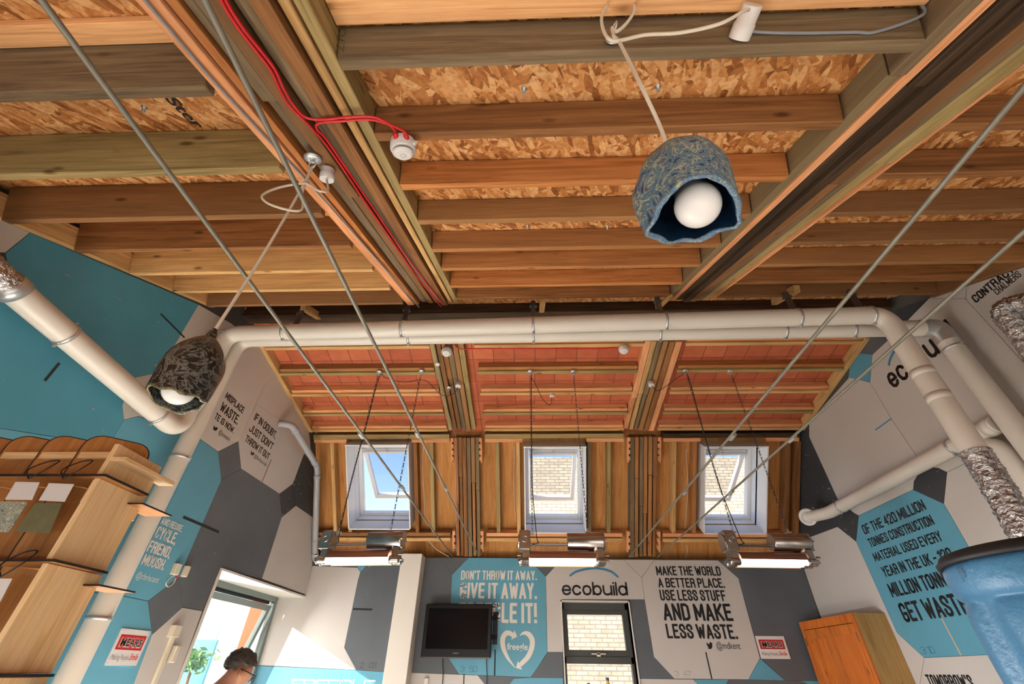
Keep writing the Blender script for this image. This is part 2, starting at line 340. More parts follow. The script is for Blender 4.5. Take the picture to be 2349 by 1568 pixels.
SKY = [(-2.2, -1.45, .10, 1.135), (-.02, .70, .13, 1.175), (2.13, 2.85, .135, 1.18)]
sky_b = MB(); SH = .13; xs = [XL-.1]
for xa, xb, sa, sb in SKY:
    sky_b.slope(P3, xs[-1], xa, -.12, 1.66, SH, SH+.03); sky_b.slope(P3, xa, xb, -.12, sa, SH, SH+.03); sky_b.slope(P3, xa, xb, sb, 1.66, SH, SH+.03); xs.append(xb)
sky_b.slope(P3, xs[-1], XR+.1, -.12, 1.66, SH, SH+.03)
struct(sky_b.build('ceiling', PLY))

# ------------------------------------------------------------------ roof timbers
ORD = ['first', 'second', 'third', 'fourth', 'fifth', 'sixth', 'seventh', 'eighth', 'ninth', 'tenth']
def lam_beam(name, label, P, x0, s0, s1, lams, h_top, group, drop=.02, axis_kw=None, split=True):
    rs = random.Random(label); org = P.at(x0, s0, 0)
    t = thing(name, label, 'beam', org, group); x = x0
    for wd, kind, gap in lams:
        h0 = rs.uniform(0, drop); a, b = s0, s1
        mat = joistw(kind, axis=1, rotx=axis_kw, knots=.55, stain=.5)
        if split and rs.random() < .55:                     # a lamination made of two lengths meeting in a stepped joint
            c = a+(b-a)*rs.uniform(.3, .7)
            MB().slope(P, x, x+wd, a, c-.004, h0, h_top).build('lamination', mat, t, .002)
            MB().slope(P, x+rs.uniform(0, .006), x+wd-rs.uniform(0, .008), c+.004, b, h0+rs.uniform(.004, .02), h_top).build('lamination', mat, t, .002)
        else: MB().slope(P, x, x+wd, a, b, h0, h_top).build('lamination', mat, t, .002)
        x += wd+gap
    return t
NB0, NB1 = P1.s_of_y(-1.0), 1.40
LB = [(.062, 'pink', .008), (.03, 'orange', .016), (.052, 'grey', .006), (.05, 'brown', .010), (.05, 'grey', .006), (.052, 'brown', .012), (.042, 'sand', .002), (.04, 'olive', 0)]
RB = [(.05, 'grey', .003), (.036, 'pink', .006), (.052, 'dark', .008), (.05, 'dark', .006), (.05, 'brown', .006), (.04, 'grey', .004), (.07, 'olive', .001), (.012, 'pink', 0)]
lam_beam('laminated_beam', 'broad reclaimed timber beam carrying the red cables, left of the near ceiling', P1, -.998, NB0, NB1, LB, .15, 'laminated roof beams', axis_kw=-a1)
lam_beam('laminated_beam', 'broad charred and weathered timber beam on the right of the near ceiling', P1, 1.16, NB0, NB1, RB, .15, 'laminated roof beams', axis_kw=-a1)
TL = [(.05, 'olive', .012), (.045, 'brown', .006), (.05, 'brown', .006), (.05, 'grey', .008), (.05, 'orange', .004), (.055, 'olive', 0)]
TR = [(.06, 'pink', .004), (.05, 'sand', .008), (.045, 'grey', .01), (.05, 'orange', .012), (.05, 'brown', .01), (.06, 'pink', 0)]
lam_beam('laminated_rafter', 'laminated timber rafter between terracotta bays, left one of the two', P2, -.955, .02, 1.47, TL, .1, 'rafters of the tiled roof', axis_kw=-a2)
lam_beam('laminated_rafter', 'laminated timber rafter between terracotta bays, right one of the two', P2, 1.175, .02, 1.47, TR, .1, 'rafters of the tiled roof', axis_kw=-a2)
PL = [(.045, 'orange', .006), (.045, 'brown', .008), (.045, 'brown', .008), (.045, 'grey', .008), (.045, 'orange', .006), (.045, 'grey', 0)]
PR = [(.05, 'grey', .008), (.045, 'orange', .012), (.045, 'grey', .006), (.045, 'orange', .014), (.045, 'orange', .01), (.045, 'brown', 0)]
POSTS = []
for lab, xa, lam, gx in (('sloping laminated post of six planks below the left rafter', -.895, PL, 0), ('sloping laminated post of six planks below the right rafter', 1.262, PR, 0)):
    t = lam_beam('laminated_post', lab, P3, xa, .03, 1.535, lam, .13, 'laminated posts between the rooflights', axis_kw=-a3, drop=.03)
    wsum = sum(a+g for a, _, g in lam)
    for side, xx in ((-1, xa-.04), (1, xa+wsum+.006)):
        for sa, sb in ((.03, .34), (1.2, 1.46)):           # notched packing pieces with square slots
            b = MB(); n = 4 if sb < .5 else 3; q = (sb-sa)/n; x_in = xx if side < 0 else xx+.017; x_out = xx+.017 if side < 0 else xx
            b.slope(P3, x_in, x_in+.018, sa, sb, -.004, .06)
            for k in range(n): b.slope(P3, x_out, x_out+.018, sa+q*k+.0, sa+q*k+q*.62, -.004, .06)
            b.build('notched_packer', joistw('pink', axis=1, rotx=-a3), t)
J_MID = [-.958, -.635, -.305, .017, .363, .658, .995, 1.278]; K_MID = ['grey', 'brown', 'orange', 'orange', 'orange', 'orange', 'orange', 'brown']
J_LEFT = [-.90, -.487, -.12, .235, .592, .95, 1.295]; K_LEFT = ['grey', 'olive', 'brown', 'brown', 'sand', 'sand', 'brown']
J_RIGHT = [-.955, -.607, -.305, .021, .358, .682, 1.01, 1.322]; K_RIGHT = ['grey', 'brown', 'brown', 'brown', 'brown', 'orange', 'brown', 'brown']
LOOK = {'grey': 'weathered grey-brown', 'olive': 'greenish-brown', 'brown': 'brown', 'orange': 'orange-brown', 'sand': 'sandy'}
def joists(bay, xa, xb, ss, kk, h0, h1, th):
    n = len(ss)
    for i, (s, k) in enumerate(zip(ss, kk)):
        o = MB().slope(P1, xa, xb, s-th, s, h0, h1).build('ceiling_joist', joistw(k, axis=0, knots=.75), bevel=.003)
        tag(o, f'{LOOK[k]} joist, {ORD[n-1-i]} up from the white ducts in the {bay} ceiling bay', 'joist', f'ceiling joists in the {bay} bay')
joists('middle', -.556, 1.157, J_MID, K_MID, .008, .127, .045)
joists('left', XL+.047, -1.0, J_LEFT, K_LEFT, -.018, .169, .045)
joists('right', 1.553, XR-.047, J_RIGHT, K_RIGHT, .008, .127, .045)
for bay, xa, xb, px, kind, h in (('middle', -.556, 1.157, (760, 60), 'pale', .105), ('left', XL+.047, -1.0, (10, 112), 'pale', .146)):
    s = P1.sx(px, h)[1]
    tag(MB().slope(P1, xa, xb, s-.075, s, h, h+.024).build('flat_batten', joistw(kind, axis=0), bevel=.002), f'pale flat batten against the strand board at the top of the {bay} bay', 'batten', 'flat battens of the near ceiling')
for side, xa, xb in (('left', XL, XL+.045), ('right', XR-.045, XR)):
    tag(MB().slope(P1, xa, xb, NB0, 1.36, .0, .126).build('wall_rafter', joistw('sand' if side == 'left' else 'brown', axis=1, rotx=-a1), bevel=.003), f'timber bearer along the top of the {side} wall under the near joist ends', 'rafter', 'bearers along the side walls')
    tag(MB().slope(P2, xa, xb, .0, 1.47, .0, .093).build('wall_rafter', joistw('sand', axis=1, rotx=-a2), bevel=.003), f'timber bearer along the {side} wall under the terracotta tiles', 'rafter', 'bearers along the side walls')
# ridge timbers behind the ducts
o = MB().box((XL+.05, 2.93, 2.60), (XR-.05, 3.05, 2.76)).build('ridge_beam', joistw('dark', axis=0)); tag(o, 'dark ridge timber above and behind the white ducts', 'beam')
for bay, xa, xb in (('left', XL+.05, -.975), ('middle', -.55, 1.155), ('right', 1.56, XR-.05)):
    b = MB().slope(P2, xa, xb, -.06, -.01, .0, .09); tag(b.build('ridge_board', joistw('sand', axis=0)), f'timber board closing the ridge at the head of the {bay} tiled bay', 'board', 'boards closing the ridge')
# purlins under the tiles: a nailed upper board and a lower batten
PS = [P2.sx((1280, y))[1] for y in (796.5, 857, 905.5, 951.5)]
for bay, xa, xb in (('left', XL+.046, -.96), ('middle', -.51, 1.172), ('right', 1.575, XR-.046)):
    for i, s in enumerate(PS+[1.462]):
        t = thing('purlin', f'two-board purlin, {ORD[i]} down from the ducts under the {bay} tiles', 'purlin', P2.at(xa, s), f'purlins under the {bay} tiles')
        MB().slope(P2, xa+.01, xb-.01, s-.085, s-.03, .022, .094).build('upper_board', joistw('pink' if i != 1 else 'orange', axis=0, knots=.8), t, .002)
        MB().slope(P2, xa, xb, s-.042, s, .0, .03).build('lower_batten', joistw('olive' if i % 2 else 'sand', axis=0), t, .002)
# plates and studs of the rooflight slope
BAYS = [('left', XL+.0, -.90, [(P3.sx((764, 1100))[0], 'sand'), (P3.sx((801, 1100), .03)[0], 'olive'), (P3.sx((954, 1100))[0], 'brown'), (P3.sx((991, 1100))[0], 'olive')], SKY[0]),
        ('middle', -.555, 1.225, [(P3.sx((1142, 1100))[0], 'olive'), (P3.sx((1189, 1100))[0], 'sand'), (P3.sx((1352, 1100))[0], 'grey'), (P3.sx((1397, 1100))[0], 'olive')], SKY[1]),
        ('right', 1.612, XR, [(P3.sx((1547, 1100))[0], 'sand'), (P3.sx((1594, 1100))[0], 'orange'), (P3.sx((1806, 1100))[0], 'brown'), (P3.sx((1832, 1100))[0], 'brown')], SKY[2])]
for bay, xa, xb, studs, (ka, kb, sa, sb) in BAYS:
    tag(MB().slope(P3, xa+.045, xb-.045, -.02, .035, -.01, .11).build('eave_plate', joistw('olive' if bay != 'right' else 'dark', axis=0), bevel=.002), f'dark timber plate under the tiles across the top of the {bay} rooflight bay', 'plate', 'plates above the rooflights')
    b = MB()
    tag(MB().slope(P3, xa+.045, ka-.03, .04, .085, .0, .09).build('head_plate', joistw('pink', axis=0), bevel=.002), f'short pinkish head plate left of the {bay} rooflight', 'plate', 'head plates beside the rooflights')
    tag(MB().slope(P3, kb+.03, xb-.045, .04, .085, .0, .09).build('head_plate', joistw('pink', axis=0), bevel=.002), f'short pinkish head plate right of the {bay} rooflight', 'plate', 'head plates beside the rooflights')
    tag(MB().slope(P3, xa+.045, xb-.06, 1.225, 1.27, .0, .09).build('sill_plate', joistw('pink' if bay != 'left' else 'brown', axis=0), bevel=.002), f'upper timber sill plate running under the {bay} rooflight', 'plate', 'sill plates under the rooflights')
    tag(MB().slope(P3, xa+.045, xb-.06, 1.285, 1.33, -.01, .08).build('sill_plate', joistw('sand', axis=0), bevel=.002), f'lower timber sill plate running under the {bay} rooflight', 'plate', 'sill plates under the rooflights')
    for i, (x, k) in enumerate(studs):
        tag(MB().slope(P3, x-.022, x+.022, .088, 1.222, .004, .125).build('stud', joistw(k, axis=1, rotx=-a3), bevel=.002), f'{["outer", "inner", "inner", "outer"][i]} timber stud on the {"left" if i < 2 else "right"} of the {bay} rooflight', 'stud', 'studs beside the rooflights')

# ------------------------------------------------------------------ rooflights
for i, (bay, (xa, xb, sa, sb)) in enumerate(zip(('left', 'middle', 'right'), SKY)):
    t = thing(f'window_{i+3}', f'white rooflight with a box reveal in the {bay} bay, its sash tilted open', 'rooflight', P3.at((xa+xb)/2, sb, -.08), 'rooflights'); t['kind'] = 'structure'
    lo, hi, th = -.08, .34, .014
    b = MB(); b.slope(P3, xa-th, xa, sa, sb, lo, hi).slope(P3, xb, xb+th, sa, sb, lo, hi); b.slope(P3, xa, xb, sb, sb+th, lo, hi).slope(P3, xa-th-.004, xb+th+.004, sa-th, sa, lo, hi)
    b.build('reveal_box', WHITEP, t)
    b = MB(); f = .045
    b.slope(P3, xa, xa+f, sa, sb, .27, .35).slope(P3, xb-f, xb, sa, sb, .27, .35).slope(P3, xa+f, xb-f, sa, sa+.13, .27, .35).slope(P3, xa+f, xb-f, sb-.035, sb, .27, .35)
    b.build('frame', WHITEP, t, .004)
    # pivot-hung sash turned about its middle; the foot swings outward
    ang = R(26); ax0, ax1 = xa+f+.006, xb-f-.006; s0, s1 = sa+.14, sa+1.07; sm = s0
    def sl(s, h): ds, dh = s-sm, h-.19; return sm+ds*math.cos(ang)-dh*math.sin(ang), .31+ds*math.sin(ang)+dh*math.cos(ang)
    def sbox(mb, x0, x1, sA, sB, hA, hB):
        c = []
        for h in (hA, hB):
            for x, s in ((x0, sA), (x1, sA), (x1, sB), (x0, sB)):
                s_, h_ = sl(s, h); c.append(P3.at(x, s_, h_))
        mb.hexa(c); return mb
    b = MB(); q = .05
    sbox(b, ax0, ax0+q, s0, s1, .165, .215); sbox(b, ax1-q, ax1, s0, s1, .165, .215); sbox(b, ax0+q, ax1-q, s0, s0+q, .165, .215); sbox(b, ax0+q, ax1-q, s1-.07, s1, .165, .215)
    sh = b.build('sash', WHITEP, t, .003)
    sbox(MB(), ax0+q, ax1-q, s0+q, s1-.07, .187, .193).build('pane', GLASSB, sh)
    b = MB(); sbox(b, ax0+.02, ax1-.02, s0+.005, s0+.035, .12, .135); sbox(b, (ax0+ax1)/2-.008, (ax0+ax1)/2+.008, s0+.0, s0+.04, .115, .165); b.build('control_bar', WPLAST, sh)
    b = MB().slope(P3, (xa+xb)/2-.08, (xa+xb)/2+.08, sa+.03, sa+.05, .266, .27); b.build('rating_plate', ZINC, t)

# ------------------------------------------------------------------ outdoors
BR = bricks('buff_brick', '#c9b79c', '#b09c86', '#8f877c', .225, .075)
BRICK_L = onY((1120, 1060), 10.5).x
o = MB().box((-2.05, 10.5, -5), (9.5, 14, 4.35)).build('brick_building', BR); tag(o, 'buff brick building seen through the rooflights and back window', 'building')
t = thing('white_building', 'white rendered building across the yard beyond the left window', 'building', (-13, 16, -5))
MB().box((-26, 16, -5), (-5.6, 22, 4.6)).build('facade', paint('white_render', '#f0eee9', .8), t)
for x, z in ((-10.6, .5), (-9.3, .5), (-8.2, .55), (-12, .5), (-10.2, 1.75), (-8.6, 1.75), (-11.8, 1.75), (-9.5, 2.9), (-11, 2.9)):
    fr = MB().box((x, 15.97, z), (x+.9, 16.02, z+.75)).build('window_frame', paint('white_window', '#e6e8ea', .5), t)
    MB().box((x+.07, 15.955, z+.07), (x+.83, 15.985, z+.68)).build('window_pane', paint('bluish_glass', '#8fb6c4', .1), fr)
tag(MB().box((-13, 14.6, -5), (-8.9, 14.7, .62)).build('blue_fence', paint('pale_blue_board', '#62aec4', .6)), 'pale blue boarded fence in front of the white building outside', 'fence')
rs = random.Random(3); b = MB()
for k in range(240):
    c = Vector((-8.95, 14.0, .12))+Vector((rs.gauss(0, .2), rs.gauss(0, .14), rs.gauss(0, .1))); d = Vector((rs.uniform(-1, 1), rs.uniform(-1, 1), rs.uniform(-.3, 1))).normalized(); e = d.cross(Vector((rs.random(), rs.random(), rs.random()))).normalized()
    b.add([c-d*.12, c+e*.05, c+d*.12, c-e*.05], [(0, 1, 2, 3)])
t = thing('shrub', 'green leafy shrub standing by the blue fence outside', 'shrub', (-8.95, 14.0, -5)); b.build('foliage', paint('leaf_green', '#7f9f55', .6, var=.3, scale=6), t)
MB().tube([(-8.95, 14.0, -5), (-8.9, 14.03, -2), (-8.95, 14.0, .1)], [.09, .07, .03]).build('stem', joistw('brown', axis=2), t)
tag(MB().box((-3.18, 6.06, -4.6), (-3.42, 6.11, 3.0)).build('orange_fin', paint('orange_cladding', '#b8551f', .5)), 'orange boarding outside, close to the open left window', 'cladding')
struct(MB().box((-60, -60, -EYE-3.2), (60, 60, -EYE-3.0)).build('ground', paint('paving', '#a9a49a', .9)))

# ------------------------------------------------------------------ painted wall panels
class Wall:
    def __init__(s, root, fix, val, n): s.root, s.fix, s.val, s.n = root, fix, val, Vector(n)
    def on(s, p): return onX(p, s.val) if s.fix == 'x' else onY(p, s.val)
    def uv(s, p):
        v = s.on(p); return ((v.y, v.z) if s.val < 0 else (-v.y, v.z)) if s.fix == 'x' else (v.x, v.z)
    def P(s, u, v, off=0):
        if s.fix == 'y': q = Vector((u, s.val, v))
        else: q = Vector((s.val, u if s.val < 0 else -u, v))
        return q+s.n*off
LW = Wall(WL, 'x', XL, (1, 0, 0)); RW = Wall(WR, 'x', XR, (-1, 0, 0)); BW = Wall(WB, 'y', D, (0, -1, 0))
def panel(W, px, mat, label):
    pts = [W.uv(p) for p in px]; cx = sum(p[0] for p in pts)/len(pts); cz = sum(p[1] for p in pts)/len(pts); o = []
    for u, v in pts:
        d = math.hypot(u-cx, v-cz) or 1; k = (d-.0022)/d; o.append((cx+(u-cx)*k, cz+(v-cz)*k))
    return MB().prism([W.P(u, v) for u, v in o], -W.n*.0038).build('panel', mat, W.root, label=label)
# left wall
pl = {}
pl['t1'] = panel(LW, [(69, 533), (456, 698), (405, 784), (352, 857), (300, 868), (281, 930), (284.5, 962.5), (250, 1021), (-140, 960), (-60, 750), (24, 665), (20, 610), (12, 580)], scuffed('worn_teal_panel_paint', '#478da4', '#a8967e', .0), 'scuffed teal panel')
panel(LW, [(69, 533), (12, 580), (-30, 577), (-60, 478)], WHITE, 'white panel'); panel(LW, [(12, 580), (20, 610), (24, 665), (-60, 750), (-90, 640), (-30, 577)], DARK, 'dark grey panel')
panel(LW, [(456, 698), (530, 741), (565, 790), (430, 985), (317, 954), (284.5, 962.5), (281, 930), (300, 868), (352, 857), (405, 784)], WHITE, 'white panel')
panel(LW, [(284.5, 962.5), (317, 954), (430, 985), (463, 1009), (282, 1366), (60, 1340), (-200, 1300), (-140, 960), (250, 1021)], TEALC, 'teal panel')
pl['chris'] = panel(LW, [(463, 1009), (500.6, 1035.3), (507.8, 1101.2), (410.6, 1323), (339.8, 1378), (282, 1366)], TEALC, 'teal panel with white lettering')
panel(LW, [(282, 1366), (339.8, 1378), (349, 1455), (307, 1568), (280, 1650), (20, 1650), (-150, 1300), (60, 1340)], TEALC, 'teal panel')
panel(LW, [(500.6, 1035.3), (547.2, 1011.6), (553.4, 1074.3), (507.8, 1101.2)], GREY, 'grey panel')
panel(LW, [(507.8, 1101.2), (553.4, 1074.3), (641.3, 1132), (646.5, 1186), (601, 1327), (505, 1304), (464, 1400.5), (418.6, 1392.5), (410.6, 1323)], GREY, 'grey panel')
panel(LW, [(339.8, 1378), (410.6, 1323), (418.6, 1392.5), (349, 1455)], GREY, 'grey panel')
panel(LW, [(349, 1455), (418.6, 1392.5), (464, 1400.5), (404, 1568), (375, 1650), (280, 1650), (307, 1568)], WHITE, 'white panel')
pl['mis'] = panel(LW, [(530, 741), (592, 789), (639, 858), (608.5, 880), (587, 926), (550, 1008.6), (547.2, 1011.6), (500.6, 1035.3), (463, 1009), (430, 985), (565, 790)], WHITE, 'white panel with black lettering')
panel(LW, [(639, 858), (708, 988), (711, 1006), (587, 926), (608.5, 880)], WHITE, 'white panel')
pl['doubt'] = panel(LW, [(587, 926), (711, 1006), (713, 1030), (697, 1042), (672, 1109), (641.3, 1132), (553.4, 1074.3), (547.2, 1011.6), (550, 1008.6)], WHITE, 'white panel with black lettering')
panel(LW, [(641.3, 1132), (672, 1109), (678.8, 1159), (646.5, 1186)], DARK, 'dark grey panel')
panel(LW, [(697, 1042), (713, 1030), (718, 1130), (718, 1186), (678.8, 1159), (672, 1109)], DARK, 'dark grey panel')
panel(LW, [(646.5, 1186), (678.8, 1159), (718, 1186), (717, 1294), (700.5, 1362.5), (601, 1327)], WHITE, 'white panel')
# back wall
panel(BW, [(640, 1294), (820, 1301), (826.6, 1311.6), (821, 1331), (789.7, 1485), (817, 1536), (592, 1525), (560, 1525)], WHITE, 'white panel')
panel(BW, [(820, 1290), (840, 1290), (835.5, 1303.5), (826.6, 1311.6), (820, 1301)], TEALC, 'teal panel')
pl['g203'] = panel(BW, [(835.5, 1303.5), (840, 1290), (925, 1278), (890, 1541), (817, 1536), (789.7, 1485), (821, 1331), (826.6, 1311.6)], GREY, 'grey panel')
pl['tl'] = panel(BW, [(560, 1525), (817, 1536), (890, 1541), (860, 1690), (520, 1690)], TEALC, 'teal panel')
panel(BW, [(940, 1278), (1008.6, 1278.3), (1036.6, 1317.7), (1028, 1508), (1053, 1546), (910, 1541)], DARK if False else GREY, 'grey panel')
panel(BW, [(1008.6, 1278.3), (1074.5, 1278.5), (1036.6, 1317.7)], GREY, 'grey panel')
pl['give'] = panel(BW, [(1074.5, 1278.5), (1211, 1279.5), (1251.8, 1321.5), (1255.6, 1499), (1217, 1553), (1053, 1546), (1028, 1508), (1036.6, 1317.7)], TEALC, 'teal panel with white lettering')
panel(BW, [(1211, 1279.5), (1289, 1281.5), (1251.8, 1321.5)], GREY, 'grey panel')
e1 = [(1251.8, 1321.5), (1289, 1281.5), (1430.8, 1283), (1472, 1324), (1478.6, 1374), (1444, 1374), (1288.8, 1374), (1290.4, 1495), (1255.6, 1495)]
pl['eco'] = panel(BW, e1, WHITE, 'white panel with a company name above the window')
panel(BW, [(1430.8, 1283), (1501, 1283.3), (1472, 1324)], WHITE, 'white panel')
pl['make'] = panel(BW, [(1501, 1283.3), (1647, 1284.4), (1694, 1325.6), (1743.6, 1509), (1717, 1558), (1547, 1556), (1500, 1506), (1478.6, 1374), (1472, 1324)], WHITE, 'white panel with black lettering')
panel(BW, [(1444.5, 1374), (1478.6, 1374), (1500, 1506), (1547, 1556), (1467.5, 1556)], GREY, 'grey panel')
panel(BW, [(1255.6, 1495), (1290.4, 1495), (1292, 1554), (1217, 1553)], GREY, 'grey panel')
panel(BW, [(1647, 1284.4), (1846, 1287), (1850, 1320), (1900, 1480), (1930, 1561), (1800.8, 1560), (1745.6, 1509), (1694, 1325.6)], GREY, 'grey panel')
panel(BW, [(1743.6, 1509), (1800.8, 1560), (1717, 1558)], TEALC, 'teal panel')
panel(BW, [(910, 1541), (1050, 1546), (1096, 1548), (1115, 1572), (1135, 1680), (880, 1680)], WHITE, 'white panel')
panel(BW, [(1096, 1548), (1217, 1553), (1178, 1556), (1160, 1580), (1150, 1680), (1135, 1680), (1115, 1572)], GREY, 'grey panel')
panel(BW, [(1217, 1553), (1292, 1554), (1294, 1680), (1150, 1680), (1160, 1580), (1178, 1556)], TEALC, 'teal panel')
panel(BW, [(1467.5, 1556), (1590, 1557.2), (1602, 1570), (1640, 1680), (1490, 1680)], WHITE, 'white panel')
panel(BW, [(1590, 1557.2), (1671, 1557.8), (1660, 1580), (1640, 1680), (1602, 1570)], TEALC, 'teal panel')
panel(BW, [(1671, 1557.8), (1836, 1560.5), (1850, 1566), (1880, 1680), (1640, 1680), (1660, 1580)], GREY, 'grey panel')
panel(BW, [(1836, 1560.5), (1930, 1561), (1960, 1680), (1880, 1680), (1850, 1566)], TEALC, 'teal panel')
# right wall
panel(RW, [(1842, 982), (1856, 968), (1856, 1001), (1921, 1143.5), (1921, 1207.5), (1834.5, 1240), (1838, 1100)], DARK, 'dark grey panel')
panel(RW, [(1921, 1143.5), (1958, 1175.5), (1969.6, 1182), (1963.5, 1241), (1921, 1207.5)], DARK, 'dark grey panel')
panel(RW, [(1856, 968), (1947.7, 865.5), (1996, 876.6), (2044.6, 959.6), (2101, 1043), (2117, 1068), (2096, 1104), (2094.6, 1122.5), (1969.6, 1182), (1958, 1175.5), (1921, 1143.5), (1856, 1001)], WHITE, 'white panel')
panel(RW, [(1946, 866), (1949, 843), (1972.6, 809.6), (2001, 813), (1996, 876.6)], TEALC, 'small teal panel')
panel(RW, [(1972.6, 809.6), (1993, 772), (2042, 775), (2001, 813)], GREY, 'grey panel')
panel(RW, [(2060, 708), (2131, 684), (2085, 731), (2042, 775), (2000, 770)], DARK, 'dark grey panel')
pl['eco2'] = panel(RW, [(2131, 684), (2215, 685), (2349, 832), (2420, 915), (2349, 1000), (2172, 1082.4), (2153, 1073.5), (2117, 1068), (2101, 1043), (2044.6, 959.6), (1996, 876.6), (2001, 813), (2042, 775), (2085, 731)], WHITE, 'white panel with a company name')
panel(RW, [(2131, 684), (2216, 656), (2215, 685)], WHITE, 'white panel')
pl['con'] = panel(RW, [(2216, 656), (2349, 612), (2520, 560), (2600, 900), (2420, 915), (2349, 832), (2215, 685)], WHITE, 'white panel with black lettering')
panel(RW, [(2096, 1104), (2117, 1068), (2153, 1073.5), (2172, 1082.4), (2164.8, 1154.5), (2094.6, 1122.5)], DARK, 'dark grey panel')
pl['get'] = panel(RW, [(1969.6, 1182), (2094.6, 1122.5), (2164.8, 1154.5), (2320, 1423), (2290, 1500), (2120, 1508), (2057.7, 1451), (1963.5, 1241)], TEALC, 'teal panel with black lettering')
panel(RW, [(2172, 1082.4), (2349, 1000), (2420, 915), (2700, 1000), (2700, 1500), (2320, 1423), (2164.8, 1154.5)], WHITE, 'white panel')
panel(RW, [(1921, 1207.5), (1963.5, 1241), (2057.7, 1451), (2120, 1508), (2105, 1600), (1960, 1650), (1890, 1440), (1846, 1308), (1834.5, 1240)], WHITE, 'white panel')
pl['tom'] = panel(RW, [(2120, 1508), (2290, 1500), (2400, 1580), (2380, 1700), (2100, 1650), (2105, 1600)], WHITE, 'white panel with black lettering')
panel(RW, [(2320, 1423), (2700, 1500), (2700, 1700), (2380, 1700), (2400, 1580), (2290, 1500)], GREY, 'grey panel')

yq = max(RW.uv(p)[0] for p in ((2600, 900), (2700, 1000), (2520, 560), (2700, 1700)))
MB().prism([RW.P(-YF-.01, -EYE), RW.P(-YF-.01, z1(YF)+.1), RW.P(yq+.003, z1(-yq)+.1), RW.P(yq+.003, -EYE)], -RW.n*.0038).build('panel', WHITE, RW.root, label='white panel')
